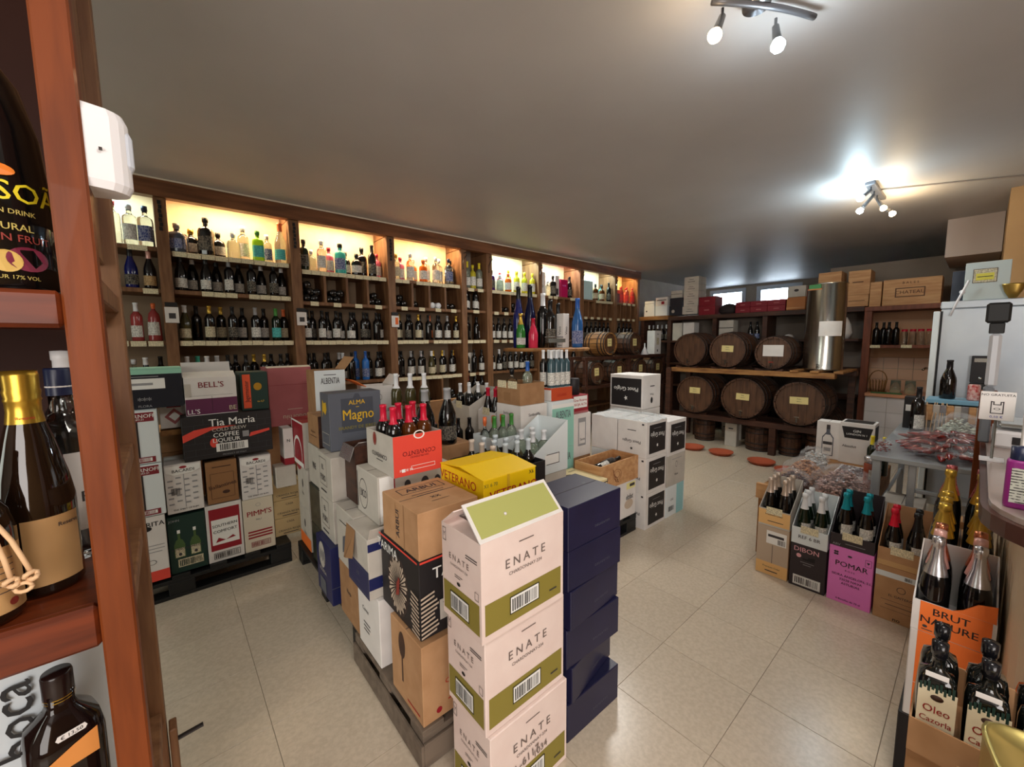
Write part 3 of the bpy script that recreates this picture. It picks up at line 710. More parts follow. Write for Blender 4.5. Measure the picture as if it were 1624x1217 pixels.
t = empty('wine_bottle', (-.165, 1.29, 1.1305), 0, 'bottle with white and crimson cap beside the front rack post', 'bottle')
for k, me in bottle_meshes('bordeaux', darkg, Cw, Lw, h=.41).items(): obj(k, me, t)
MB().lathe([(.0165, .33), (.0165, .362)], 12).build('neck_band', MATS['crimson print'], t)
t = empty('liqueur_bottle', (-.178, 1.0, .605), math.radians(20), 'square-shouldered black liqueur bottle under the middle rack board', 'bottle')
pf = [(0, 0), (.045, 0), (.047, .01), (.047, .27), (.042, .30), (.020, .325), (.017, .335), (.017, .355), (0, .355)]
MB().lathe(pf, 28, sq=.35).build('glass', mat('very dark glass', (22, 12, 10), .06), t)
MB().lathe([(.0175, .335), (.0185, .345), (.0195, .350), (.0195, .385), (.018, .390), (0, .390)], 24).build('capsule', mat('dark brown cap', (30, 16, 14), .25), t)
for zz in (.342, .347): MB().lathe([(.0185+.0012, zz), (.0185+.0014, zz+.0015)], 20).build('gold_line', gold, t)
MB().add([(-.016, -.0475, .300), (.016, -.0475, .300), (.019, -.0475, .305), (.016, -.0475, .311), (-.016, -.0475, .311), (-.019, -.0475, .305)], [(0, 1, 2, 3, 4, 5)]).build('price_sticker', whitec, t, (0, 0, -.008))
tx(t, '€ 13,50', .0085, ink, (0, -.0480, .297))
MB().add([(-.03, -.0478, .24), (.03, -.0478, .24), (.03, -.0478, .285), (.0, -.0478, .275), (-.03, -.0478, .262)], [(0, 1, 2, 3, 4)]).build('label_paper', mat('orange flame label', (214, 140, 70), .5), t)
t = empty('storage_tub', (-.24, 1.2, .6005), 0, 'white plastic tub with rotated black lettering under middle board', 'tub')
MB().lathe([(0, 0), (.13, 0), (.14, .02), (.145, .40), (.15, .405), (.15, .43), (.13, .44), (0, .44)], 32).build('body', mat('tub white', (206, 216, 222), .35), t)
tx(t, 'boca', .075, inkblack, (0, -.149, .30), rot=(PI/2, -PI/2, 0))

# ------------------------------------------------------------------ far shelving, boxes on it, barrels
FX = 7.2
fs = empty('far_shelving', (FX, 2.8, 0), label='dark wood shelving across the far end with boxes along its top', cat='shelving')
def fp(name, mb, m):
    o = mb.build(name, m, fs); o.location = (-FX, -2.8, 0); return o
fp('top_board', MB().bbox(FX, 3.86, 1.955, FX+.45, 4.47, 2.03), rack_wood)
fp('top_board', MB().bbox(FX, 1.06, 1.93, FX+.45, 3.855, 2.00), dark_wood)
for yy in (4.40, 3.84, 3.02, 2.25, 1.55): fp('upright', MB().bbox(FX+.01, yy-.035, 0, FX+.44, yy+.035, 1.93 if yy < 3.9 else 1.955), dark_wood)
for z in (1.56, 1.15, .75): fp('shelf_board', MB().bbox(FX+.012, 1.1, z-.035, FX+.44, 4.36, z), dark_wood)
fp('back_panel', MB().box(FX+.45, 1.06, 0, FX+.46, 4.47, 1.95), mat('greyed back panel', (120, 108, 98), .8))
burg = mat('burgundy carton board', (126, 14, 34), .5)
blk = mat('midnight carton board', (30, 34, 46), .45)
def fbox(label, y0, y1, z, h, m, pr=(), d=.3, x=None, group=None):
    return carton(label, x or FX+.03, y0, z, d, y1-y0, h, m, pr, tape=False, group=group)
z1 = 2.031
fbox('pale blue-white carton, lower left on the far shelf top', 4.16, 4.38, z1, .20, bwhite, [('ell', 'x', .25, .5, .015, .015, ink)])
fbox('narrow pale blue-white carton on top of the leftmost carton', 4.17, 4.37, z1+.202, .09, bwhite, [('rect', 'x', 0, .45, 1, .5, ink)])
fbox('pale carton, second from left on the far shelf top', 3.90, 4.14, z1, .19, bwhite)
fbox('pale carton with red mark, second from left, upper', 3.90, 4.14, z1+.192, .155, whitec, [('rect', 'x', .5, .15, .75, .5, crimson), ('rect', 'x', .1, .6, .9, .7, ink)])
fbox('black carton at the far shelf top, lower one of the pair', 3.615, 3.86, 2.031, .17, blk, [('ell', 'x', .3, .4, .03, .03, MATS['greyish carton board'])], d=.28, x=FX+.04)
fbox('black carton with white print, upper one of the pair', 3.62, 3.85, 2.203, .14, blk, d=.28, x=FX+.04)
fbox('flat white carton on the black cartons', 3.63, 3.84, 2.345, .13, greyw, [('rect', 'x', 0, .48, 1, .54, ink)], d=.26, x=FX+.05)
zz = 2.031
for k, (hh, w_) in enumerate(((.14, .27), (.13, .25), (.13, .25), (.12, .25), (.13, .25))):
    fbox('white carton in the tall stack on the far shelf, %s from bottom' % ORD[k], 3.335-(.01 if k else 0), 3.335+w_, zz, hh, greyw,
         [('rect', 'x', .25, .3, .75, .36, ink), ('rect', 'x', .35, .6, .65, .65, ink)], group='tall white carton stack'); zz += hh+.002
z1 = 2.001
for j, (a, c) in enumerate(((3.03, 3.31),)):
    for k, hh in enumerate((.16, .15)):
        fbox('burgundy carton beside the white stack, %s' % ['lower', 'upper'][k], a, c, z1+k*.162, hh, burg, [('rect', 'x', .35, .45, .65, .6, MATS['old rose carton board']), ('rect', 'x', 0, .88, 1, .93, wine)])
for j, (a, c) in enumerate(((2.48, 2.70), (2.235, 2.475), (1.99, 2.23))):
    for k, hh in enumerate((.088, .085)):
        fbox('flat burgundy carton, %s from left in the long row, %s' % (ORD[j], ['lower', 'upper'][k]), a, c, z1+k*.09, hh, burg, [('rect', 'x', .35, .35, .65, .55, MATS['old rose carton board'])], group='flat burgundy cartons')
bm_ = MB(); v, f = [], []
o = MB()
o.lathe([(0, 0), (.10, 0), (.13, .05), (.12, .11), (.07, .16), (.03, .175), (0, .18)], 12, sx=1.0, sy=1.2)
tag(o.build('dark_bag', mat('dark bag cloth', (44, 36, 36), .8), None, (FX+.18, 2.86, z1)), 'dark rumpled bag between burgundy cartons below the window', 'bag')
fbox('orange-brown wooden crate next to the steel tank', 1.74, 1.975, z1, .19, mat('orange crate', (176, 112, 62), .6), [('rect', 'x', 0, .12, 1, .2, crate_wood)])
fbox('greyish carton on the orange-brown crate', 1.745, 1.97, z1+.192, .16, greyw, [('ell', 'x', .5, .6, .03, .02, ink)])
for k in range(9):
    y = 3.94+k*.045; bottle('dark bottle with pale cap on the far shelf, %s from right' % ORD[k], FX+.1+.08*(k % 2), y, 1.5605, 'bordeaux', darkg, [Cw, Ck, Cy, Co][k % 4], Lk, group='far shelf bottles left', seg=10)
for k in range(2):
    bottle('dark bottle on the far shelf above the barrels, %s' % ['left', 'right'][k], FX+.15, 2.50-.10*k, 1.5605, 'burgundy', darkg, Ck, Lb, seg=10)
fbox('flat white carton in the far shelf compartment, left', 3.60, 3.78, 1.561, .32, greyw, d=.2); fbox('flat white carton in the far shelf compartment, right', 3.38, 3.58, 1.561, .32, whitec, d=.2)
fbox('pale carton in the far shelf behind the middle barrel', 2.72, 2.95, 1.561, .33, greyw, [('rect', 'x', 0, .6, 1, .64, ink)], d=.2)
t = MB().lathe([(0, 0), (.06, 0), (.075, .03), (.05, .07), (0, .085)], 12).build('cloth_cap', whitec, None, (FX+.15, 1.95, 1.5605)); tag(t, 'small white cap lying on the far shelf over the right barrel', 'cap')

# barrel rack
br = empty('barrel_rack', (6.1, 2.1, 0), label='two-tier timber rack carrying the large wine barrels', cat='rack')
def bp_(name, mb, m):
    o = mb.build(name, m, br); o.location = (-6.1, -2.1, 0); return o
bp_('front_plank', MB().bbox(5.97, 1.10, 1.085, 6.09, 3.12, 1.15), rack_wood)
bp_('rear_plank', MB().bbox(6.62, 1.00, 1.085, 6.74, 3.12, 1.15), dark_wood)
for k, yy in enumerate((1.02, 1.25, 1.46)): bp_('cross_block', MB().bbox(5.95, yy, 1.1505, 6.75, yy+.09, 1.175), rack_wood)
for yy in (3.16,): 
    for xx in (6.0, 6.66): bp_('leg', MB().bbox(xx-.03, yy-.03, 0, xx+.05, yy+.05, 1.14), dark_wood)
bp_('leg', MB().bbox(6.69, 1.02, 0, 6.735, 1.09, 1.085), dark_wood)
bp_('lower_beam', MB().bbox(6.10, 1.10, .37, 6.20, 3.2, .445), dark_wood)
bp_('lower_beam', MB().bbox(6.58, 1.10, .37, 6.68, 3.2, .445), dark_wood)
for yy in (3.0, 1.75):
    for xx in (6.15, 6.63): bp_('leg', MB().bbox(xx-.04, yy-.04, 0, xx+.04, yy+.04, .37), dark_wood)
# wedges under the barrels
for (yc, zb) in ((2.905, 1.15), (2.375, 1.15), (1.80, 1.15), (2.79, .445), (2.12, .445), (1.46, .445)):
    for sgn in (-1, 1):
        for xx in ((6.0, 6.64) if zb > 1 else (6.12, 6.6)):
            bp_('wedge', MB().add([(xx, yc+sgn*.06, zb+.0005), (xx+.06, yc+sgn*.06, zb+.0005), (xx, yc+sgn*.16, zb+.0005), (xx+.06, yc+sgn*.16, zb+.0005), (xx, yc+sgn*.16, zb+.03), (xx+.06, yc+sgn*.16, zb+.03)],
                         [(0, 1, 3, 2), (2, 3, 5, 4), (0, 4, 5, 1), (0, 2, 4), (1, 5, 3)]), dark_wood)

def barrel(label, loc, R, L, axis=0.0, upright=False, paper=None, tap=True, wm=None, hm=None, n=20, group=None, cat='barrel'):
    """barrel with its head at local -y; staves along the body, boards in the head, iron hoops"""
    t = empty('barrel', loc, axis, label, cat, group)
    Q = Matrix.Rotation(PI/2, 4, 'X')  # local z -> -y
    if upright: Q = Matrix.Identity(4)
    else: Q = Matrix.Translation((0, L, 0)) @ Q
    re = R*.92
    def rz_(u): return re+(R-re)*(1-(2*u-1)**2)
    sm = wm or barrelw
    b = MB(); N = n; m_ = 8
    for k in range(N):     # stave strips with recessed joints
        a0, a1 = 2*PI*(k+.04)/N, 2*PI*(k+.96)/N; vs = []; fs_ = []
        for j in range(m_+1):
            r_ = rz_(j/m_); z_ = L*j/m_
            vs += [(r_*math.cos(a0), r_*math.sin(a0), z_), (r_*math.cos(a1), r_*math.sin(a1), z_), ((r_-.02)*math.cos(a0), (r_-.02)*math.sin(a0), z_), ((r_-.02)*math.cos(a1), (r_-.02)*math.sin(a1), z_)]
        for j in range(m_):
            p, q = 4*j, 4*j+4; fs_ += [(p, p+1, q+1, q), (p+2, q+2, q+3, p+3), (p, q, q+2, p+2), (p+1, p+3, q+3, q+1)]
        fs_ += [(0, 2, 3, 1), (4*m_, 4*m_+1, 4*m_+3, 4*m_+2)]
        st = MB().add(vs, fs_, 0, Q); st.build('stave', sm, t)
    for u in (.02, .13, .30, .70, .87, .98):
        u0, u1 = max(0.0, u-.022), min(1.0, u+.022)
        MB().lathe([(rz_(u0)+.0005, L*u0), (rz_(u0)+.004, L*u0), (rz_(u1)+.004, L*u1), (rz_(u1)+.0005, L*u1)], 24, M=Q).build('hoop', hoop, t)
    # heads: boards
    rr = re-.02; nb = 6
    for side, zt in ((0, L-.035), (1, .025)):
        for k in range(nb):
            xa, xb = -rr+2*rr*k/nb+.001, -rr+2*rr*(k+1)/nb-.001; top = []; 
            for i in range(5):
                x = xa+(xb-xa)*i/4; top.append((x, math.sqrt(max(0, rr*rr-x*x))))
            poly = top+[(x, -y) for x, y in reversed(top)]
            poly2 = [p for i, p in enumerate(poly) if i == 0 or (abs(p[0]-poly[i-1][0])+abs(p[1]-poly[i-1][1])) > 1e-5]
            m2 = len(poly2); vs = [(x, y, zt) for x, y in poly2]+[(x, y, zt+.012) for x, y in poly2]
            MB().add(vs, [tuple(range(m2)), tuple(range(2*m2-1, m2-1, -1))]+[(i, (i+1) % m2, m2+(i+1) % m2, m2+i) for i in range(m2)], 0, Q).build('head_board', hm or barrelh, t)
    if paper:
        w_, h_, zc, pm = paper
        MB().box(-w_/2, L*0-(-.0)-.0, zc-h_/2, w_/2, .001, zc+h_/2).build('paper_sign', pm, t, (0, .018, 0), (0, RN.uniform(-.05, .05), 0))
        P = Prints(); F = (Vector((-w_/2, .0172, zc-h_/2)), Vector((1, 0, 0)), Vector((0, 0, 1)), Vector((0, -1, 0)))
        if pm is not whitec:
            P.text(F, w_/2, h_*.7, h_*.22, ['Vino', 'Blanco', 'Tinto', 'Dulce'][len(TXT) % 4], ink, .0003); P.text(F, w_/2, h_*.35, h_*.2, '1,80 € L', ink, .0003)
        P.build(t)
    if tap:
        zz_ = -re*.72
        tp = MB().cyl((0, .022, zz_), (0, -.05, zz_), .011, 10).cyl((0, -.045, zz_+.03), (0, -.045, zz_-.035), .010, 8).build('tap', steel, t)
        MB().box(-.028, -.052, zz_+.03, .028, -.040, zz_+.038).build('tap_handle', redink if tap == 2 else steel, tp)
    return t
A90 = -PI/2  # head faces -x
def big(label, y, z, R, L, x=6.12, paper=None, tap=True, **k): return barrel(label, (x, y, z), R, L, A90, paper=paper, tap=tap, **k)
pm = mat('yellowed paper sign', (222, 206, 140), .7)
big('dark barrel without sign at left of the upper barrel tier', 2.925, 1.15+.265, .265, .62)
big('middle barrel of the upper tier with yellowed sign', 2.375, 1.15+.265, .265, .62, paper=(.16, .09, .02, pm))
big('small right barrel of the upper tier with white sheet', 1.80, 1.15+.232, .232, .58, paper=(.24, .15, .03, whitec), tap=2)
big('left barrel of the lower tier with yellowed sign', 2.79, .445+.30, .30, .66, x=6.05, paper=(.16, .09, .06, pm))
big('middle barrel of the lower tier with yellowed sign', 2.12, .445+.305, .305, .68, x=6.05, paper=(.17, .09, .02, pm))
big('right barrel of the lower tier with yellowed sign', 1.46, .445+.30, .30, .66, x=6.05, paper=(.20, .09, .04, pm))
big('brown barrel standing behind the right lower barrel', 1.47, .3605, .36, .40, x=6.74, tap=False)
# upright small casks under the rack
barrel('reddish upright half cask under the barrel rack', (6.36, 1.98, 0), .17, .36, upright=True, tap=False)
barrel('small dark upright cask beside the half cask', (6.36, 1.60, 0), .13, .35, upright=True, tap=False)
barrel('upright cask at left end under the barrel rack', (6.42, 2.77, 0), .15, .36, upright=True, tap=False)
barrel('upright brown cask right of the dark cask', (6.38, 1.28, 0), .15, .36, upright=True, tap=False)
carton('greyish carton standing under the barrel rack', 6.75, 2.35, 0, .25, .30, .34, greyw, [('rect', 'x', .1, .5, .9, .54, ink)], tape=False)
carton('tall narrow pale carton under the barrel rack', 6.25, 2.24, 0, .10, .16, .34, greyw, [('rect', 'x', .3, .75, .7, .8, ink)], tape=False)
for k, (x, y) in enumerate(((5.70, 2.62), (5.70, 2.23), (5.62, 1.71), (5.45, 1.36))):
    t = MB().lathe([(0, 0), (.12, 0), (.15, .035), (.155, .037), (.155, .045), (.145, .045), (.115, .012), (0, .012)], 28).build('terracotta_saucer', terra, None, (x, y, 0.0003))
    tag(t, 'terracotta saucer on the floor, %s from left before the barrels' % ORD[k], 'saucer', 'terracotta drip saucers')
# steel tank
t = empty('steel_tank', (6.35, 1.305, 1.1755), label='tall cylindrical stainless steel wine tank on the barrel rack', cat='tank')
MB().lathe([(0, 0), (.205, 0), (.208, .01), (.205, .02), (.205, 1.05), (.210, 1.055), (.210, 1.065), (.202, 1.065), (.202, .03), (0, .03)], 40).build('body', steel, t)
vs = []
MB().lathe([(.2062, .42), (.2062, .60)], 12, a0=math.radians(176), a1=math.radians(246)).build('paper_sheet', whitec, t)
MB().cyl((-.2, 0, .06), (-.27, 0, .06), .012, 10).cyl((-.262, 0, .08), (-.262, 0, .02), .010, 8).build('tap', steel, t)
MB().box(-.215, .02, 1.0, -.205, .14, 1.05).build('float_lid_clip', mat('green cloth', (60, 120, 70), .7), t)
MB().box(-.217, .01, .985, -.206, .15, 1.0).build('clip_bar', mat('orange crate', (176, 112, 62), .6), t)

# small barrels on their own rack, heads to the aisle
sr = empty('small_barrel_rack', (6.1, 3.85, 0), label='low timber rack with two rows of small sign-bearing barrels', cat='rack')
def sp2(name, mb, m):
    o = mb.build(name, m, sr); o.location = (-6.1, -3.85, 0); return o
for z in (.88, 1.32):
    sp2('rail', MB().bbox(4.75, 3.84, z-.05, 7.12, 3.90, z), dark_wood); sp2('rail', MB().bbox(4.75, 4.12, z-.05, 7.12, 4.18, z), dark_wood)
for x in (4.8, 5.95, 7.08):
    for y in (3.87, 4.15): sp2('leg', MB().bbox(x-.03, y-.029, 0, x+.03, y+.029, 1.27), dark_wood)
smallp = (.11, .12, .02, pm)
for k, x in enumerate((5.36, 6.07)):
    barrel('small barrel with sign on the upper rail, %s' % ['left', 'right'][k], (x, 3.82, 1.32+.198), .195, .40, 0, paper=smallp, n=14, group='small barrels', wm=rack_wood if k == 0 else None)
for k, x in enumerate((5.04, 5.64, 6.27, 6.84)):
    barrel('small barrel with sign on the lower rail, %s from left' % ORD[k], (x, 3.82,   .88+.188), .183, .42, 0, paper=smallp, n=14, group='small barrels')
t = tag(MB().lathe([(0, .20), (.008, .20), (.012, .13), (.075, .0), (.071, 0), (.008, .12), (0, .12)], 18).build('funnel', plasticw, None, (6.42, 3.86, 1.3203)), 'white plastic funnel upside down on the small barrel rack', 'funnel')
t = MB().box(6.55, 3.9, 1.3202, 6.8, 4.15, 1.34).build('wooden_base', dark_wood)
bpy.data.objects.remove(t)
carton('tall white gift carton on the small barrel rack', 6.72, 3.845, 1.3203, .22, .15, .42, whitec, [('rect', 'y', .3, .4, .7, .7, Lc), ('text', 'y', .5, .85, .03, 'VINO', ink), ('rect', 'y', .4, .1, .55, .2, ink)], tape=False)

# ------------------------------------------------------------------ right-hand shelf, sink corner
rs = empty('sink_shelving', (7.2, .6, 0), label='reddish brown shelf frame above the tiled sink corner', cat='shelving')
def rsp(name, mb, m):
    o = mb.build(name, m, rs); o.location = (-7.2, -.6, 0); return o
redwood = mat('reddish shelf wood', (132, 72, 48), .55, noise=(104, 54, 36), nscale=6, stretch=(4, 4, .6))
rsp('post', MB().bbox(7.19, .975, 0, 7.27, 1.055, 1.925), redwood); rsp('post', MB().bbox(7.19, .15, 0, 7.27, .23, 1.925), redwood)
rsp('top_board', MB().bbox(7.18, .12, 1.925, 7.62, 1.055, 1.985), redwood)
rsp('shelf_board', MB().bbox(7.18, .235, 1.435, 7.55, .97, 1.475), redwood)
rsp('back_panel', MB().box(7.56, .12, 1.30, 7.58, 1.055, 1.92), mat('warm back panel', (196, 150, 116), .7))
for yy in (.92, .62): rsp('price_card', MB().box(7.174, yy-.05, 1.437, 7.179, yy+.05, 1.475), tagm)
for k in range(4):
    bottle('dark bottle on the sink shelf, %s from left' % ORD[k], 7.27+.08*(k % 2), .93-.062*k, 1.4755, 'bordeaux', darkg, Ck, None, group='dark bottles on sink shelf')
for k in range(4):
    y = .655-.075*k
    t = empty('glass_jar', (7.27+.03*(k % 2), y, 1.4755), 0, 'ribbed glass jar with red lid, %s from left on sink shelf' % ORD[k], 'jar', 'ribbed red-lidded jars')
    MB().lathe([(0, 0), (.032, 0), (.034, .01), (.034, .15), (.028, .17), (.028, .18), (0, .18)], 14).build('glass', clearg, t)
    MB().lathe([(.030, .172), (.031, .2), (0, .2)], 14).build('lid', Cr, t)
bottle('clear bottle with amber neck at right end of sink shelf', 7.28, .30, 1.4755, 'spirit', paleg, Co, None)
# tiled wall
tw = struct(MB().box(7.60, -.3, 0, 7.70, 1.06, 1.92).build('wall_sink', wall_m)); tm = MB().bbox(-.008, .001, .001, 0, .147, .147, .001).mesh('wall_tile', tilep)
tm2 = MB().bbox(-.008, .001, .001, 0, .147, .147, .001).mesh('wall_tile', tilew)
for i in range(6):
    for j in range(5): obj('wall_tile', tm if j < 4 else tm2, tw, (7.60, .15*i+.12, .70+.15*j*1.0 if j < 4 else 1.30))
sk = empty('sink_counter', (7.2, .6, 0), label='white tiled sink counter with terracotta coloured top', cat='counter')
def skp(name, mb, m):
    o = mb.build(name, m, sk); o.location = (-7.2, -.6, 0); return o
skp('base', MB().box(7.10, .30, 0, 7.59, .97, .80), wall_m); skp('worktop', MB().bbox(7.06, .28, .80, 7.59, .972, .84), mat('terracotta worktop', (214, 150, 112), .4))
for i in range(3):
    for j in range(4): obj('tile', MB().bbox(-.008, .001, .001, 0, .215, .197, .001).mesh('tile', tilew) if (i, j) == (0, 0) else bpy.data.meshes['tile'], sk, (7.10-7.2, .315+.217*i-.6, .0+.199*j))
for k, (y, c_) in enumerate(((.92, 'basket'), (.70, 'pitcher'), (.56, 'jug'))):
    if k == 0:
        b = MB()
        for a in range(8): b.tube([(.10*math.cos(a*PI/8)*1, .07*math.sin(a*PI/8), .0), (.12*math.cos(a*PI/8), .09*math.sin(a*PI/8), .16)], .006, 5).tube([(-.10*math.cos(a*PI/8)*1, -.07*math.sin(a*PI/8), .0), (-.12*math.cos(a*PI/8), -.09*math.sin(a*PI/8), .16)], .006, 5)
        b.lathe([(0, 0), (.09, 0), (.1, .01), (0, .01)], 16); b.tube([(0, .09*math.cos(q*PI/8), .16+.13*math.sin(q*PI/8)) for q in range(9)], .007, 6)
        o = b.build('wicker_basket', rack_wood, None, (7.32, y-.04, .8405)); tag(o, 'small wicker basket with arched handle on sink counter', 'basket')
    else:
        o = MB().lathe([(0, 0), (.05, 0), (.055, .02), (.05, .17), (0, .172)], 16).build('glass_'+c_, paleg, None, (7.3, y, .8405)); tag(o, ['', 'plain glass pitcher beside the basket on sink counter', 'plain glass jug nearer the tap on sink counter'][k], c_)
o = tag(MB().box(7.12, .62, .8405, 7.2, .92, .852).build('green_cloth', mat('green cloth', (60, 120, 70), .7)), 'folded green cloth along the edge of the sink counter', 'cloth')
o = tag(MB().tube([(7.5, .40, .8405), (7.5, .40, 1.12), (7.46, .41, 1.17), (7.36, .44, 1.18), (7.30, .46, 1.16)], .013, 8).box(7.44, .33, 1.16, 7.5, .40, 1.175).build('tap', steel), 'swan-neck kitchen tap at the sink', 'tap')
carton('black box with white label beside the sink', 6.95, .12, .80, .12, .14, .27, blackc, [('rect', 'x', .1, .5, .95, .8, white)], tape=False)
o = tag(MB().bbox(6.75, .0, 0, 7.04, .3, .795).build('side_cupboard', dark_wood), 'dark low cupboard between sink counter and cold cabinet', 'cupboard')
# wooden wine boxes on top
def crate(label, y0, y1, z, h, d=.34, x=7.22, pr=(), m=None):
    t = empty('wooden_crate', (x+d/2, (y0+y1)/2, z), 0, label, 'crate'); w = y1-y0; mm = m or crate_wood
    MB().bbox(-d/2, -w/2, 0, -d/2+.012, w/2, h, .001).build('front_board', mm, t); MB().bbox(d/2-.012, -w/2, 0, d/2, w/2, h, .001).build('back_board', mm, t)
    MB().bbox(-d/2+.0125, -w/2, 0, d/2-.0125, -w/2+.012, h, .001).build('end_board', mm, t); MB().bbox(-d/2+.0125, w/2-.012, 0, d/2-.0125, w/2, h, .001).build('end_board', mm, t)
    MB().box(-d/2+.0125, -w/2+.0125, .001, d/2-.0125, w/2-.0125, .010).build('base_board', mm, t); MB().box(-d/2+.0125, -w/2+.0125, h-.01, d/2-.0125, w/2-.0125, h-.001).build('lid_board', mm, t)
    do_prints(t, frames(d, w, h), pr); return t
ck = mat('crate brand ink', (92, 62, 44), .7)
crate('pine wine crate with framed brand, rightmost on the sink shelving', .36, .89, 1.986, .33, pr=[('frame', 'x', .22, .3, .74, .66, ck, .012), ('text', 'x', .48, .48, .06, 'CHATEAU', ck), ('text', 'x', .48, .84, .04, 'B A L E S', ck)])
crate('narrow pine crate left of the framed-brand crate', .905, 1.02, 1.986, .32)
crate('low pine crate under the square pine crate', 1.035, 1.28, 2.001, .16, x=7.25, pr=[('rect', 'x', .15, .45, .85, .5, ck)])
crate('square pine crate standing on the low pine crate', 1.03, 1.26, 2.163, .32, x=7.25, pr=[('rect', 'x', .2, .5, .7, .54, ck)])
crate('pine crate behind the steel tank, lower', 1.34, 1.62, 2.001, .24, x=7.25); crate('pine crate behind the steel tank, upper', 1.34, 1.60, 2.243, .26, x=7.25)
o = empty('plastic_bag', (7.36, 1.30, 1.561), label='white crumpled plastic bag hanging on the dark far shelf', cat='bag')
b = MB().lathe([(0, 0), (.07, 0), (.10, .08), (.08, .20), (.04, .30), (0, .31)], 14, sy=1.1); b.build('body', whitec, o)

# ------------------------------------------------------------------ pallets
def pallet(label, x, y, w, d, m, h=.144, plastic_=True):
    t = empty('pallet', (x+w/2, y+d/2, 0), 0, label, 'pallet'); X, Y = w/2, d/2
    n = 7
    for k in range(n):
        a = -X+(w-.09)*k/(n-1); MB().bbox(a, -Y, h-.022, a+.09, Y, h-.0005, .002).build('deck_slat', m, t)
    bw_ = .10 if d > .5 else .07
    for k in range(3):
        c = -Y+(d-bw_)*k/2
        MB().bbox(-X, c, h-.045, X, c+bw_, h-.0225, .002).build('stringer', m, t)
        for j in range(3):
            a = -X+(w-.13)*j/2; MB().bbox(a, c, .022, a+.13, c+bw_, h-.0455, .004).build('foot_block', m, t)
        MB().bbox(-X, c, 0, X, c+bw_, .0215, .002).build('bottom_runner', m, t)
    if m is palewood:
        MB().bbox(-X-.012, -Y-.012, .004, -X-.0005, Y, .098, .002).build('side_board', m, t); MB().bbox(-X, -Y-.012, .004, X, -Y-.0005, .098, .002).build('front_board', m, t)
    return t
pallet('black plastic pallet at the back under the spirit cartons, left', -.62, 3.13, 1.22, .80, plastic)
pallet('black plastic pallet along the left side of the central stacks', .64, 1.92, .80, 1.195, plastic)
pallet('weathered grey wooden pallet under the brown glass-print carton', .615, 1.225, 1.0, .68, palewood)
pallet('black plastic pallet on the right side beneath the white script carton', 1.66, 1.76, 1.20, .33, plastic)
PZ = .1445

# ------------------------------------------------------------------ Enate-style rose cartons and navy cartons in front
def rose_carton(label, x, y, z, h, extra=(), top_open=False):
    w, d = .355, .215; t = empty('carton', (x+w/2, y+d/2, z), 0, label, 'carton', 'pale rose cartons with olive band')
    b = MB(); tk = .004
    if not top_open: b.bbox(-w/2, -d/2, 0, w/2, d/2, h, .003)
    else:
        b.box(-w/2, -d/2, 0, w/2, d/2, tk)
        b.box(-w/2, -d/2, tk, w/2, -d/2+tk, h).box(-w/2, d/2-tk, tk, w/2, d/2, h).box(-w/2, -d/2+tk, tk, -w/2+tk, d/2-tk, h).box(w/2-tk, -d/2+tk, tk, w/2, d/2-tk, h)
    b.build('body', pinkc, t)
    pr = [('rect', 'y', .035, .07, .965, .385, olive), ('rect', 'x', .03, .07, .955, .385, olive),
          ('text', 'y', .5, .69, .042, 'E N A T E', inkb), ('text', 'y', .5, .585, .016, 'CHARDONNAY-234', inkb), ('rect', 'y', .42, .868, .60, .880, inkb),
          ('text', 'x', .46, .69, .027, 'E N A T E', inkb), ('text', 'x', .46, .61, .011, 'CHARDONNAY-234', inkb), ('rect', 'x', .64, .775, .92, .785, ink), ('rect', 'x', .64, .80, .92, .81, ink),
          ('ell', 'x', .45, .44, .010, .006, inkblack), ('rect', 'x', .35, .52, .55, .526, ink), ('rect', 'x', .35, .50, .5, .506, ink),
          ('frame', 'x', .04, .82, .13, .96, ink, .002), ('text', 'x', .085, .89, .02, 'Y', ink), ('frame', 'x', .86, .42, .95, .50, ink, .0015),
          ('rect', 'y', .315, .165, .655, .33, white), ('frame', 'y', .305, .155, .665, .34, inkblack, .003), ('bars', 'y', .33, .18, .64, .31, inkblack), ('rect', 'y', .80, .165, .90, .18, ink),
          ('rect', 'x', .24, .13, .70, .31, white), ('frame', 'x', .225, .12, .715, .32, inkblack, .003), ('bars', 'x', .26, .145, .68, .29, inkblack)] + list(extra)
    do_prints(t, frames(w, d, h), pr)
    if not top_open: MB().box(-w/2+.005, -.002, h, w/2-.005, .002, h+.0006).build('flap_seam', ink, t)
    return t, w, d
rose_carton('pale rose carton at floor level of the front stack with handwriting', .680, .905, 0, .325, [('text', 'y', .30, .46, .040, '2025 L-6117', inkb, .10), ('text', 'y', .60, .45, .034, '1034', inkb, .10)])
rose_carton('middle pale rose carton of the front stack', .672, .915, .3265, .325)
t, w, d = rose_carton('top pale rose carton of the front stack with raised olive flap', .655, .905, .653, .315, top_open=True)
f = MB().box(0, 0, 0, w, .004, .13).build('raised_flap', whitec, t, (-w/2, -d/2+.001, .315), (math.radians(-46), 0, 0))
MB().box(.012, -.0012, .012, w-.012, 0, .118).build('olive_panel', oliveflap, f)
MB().lathe([(0, 0), (.006, .0), (.004, .004), (0, .005)], 8).build('torn_spot', whitec, f, (.13, -.0014, .06), (PI/2, 0, 0))
MB().box(0, -.004, 0, w, 0, .09).build('rear_flap', pinkc, t, (-w/2, d/2-.001, .315), (math.radians(52), 0, 0))
MB().box(0, 0, 0, .004, d-.02, .06).build('side_flap', pinkc, t, (-w/2, -d/2+.015, .314), (0, math.radians(86), 0))
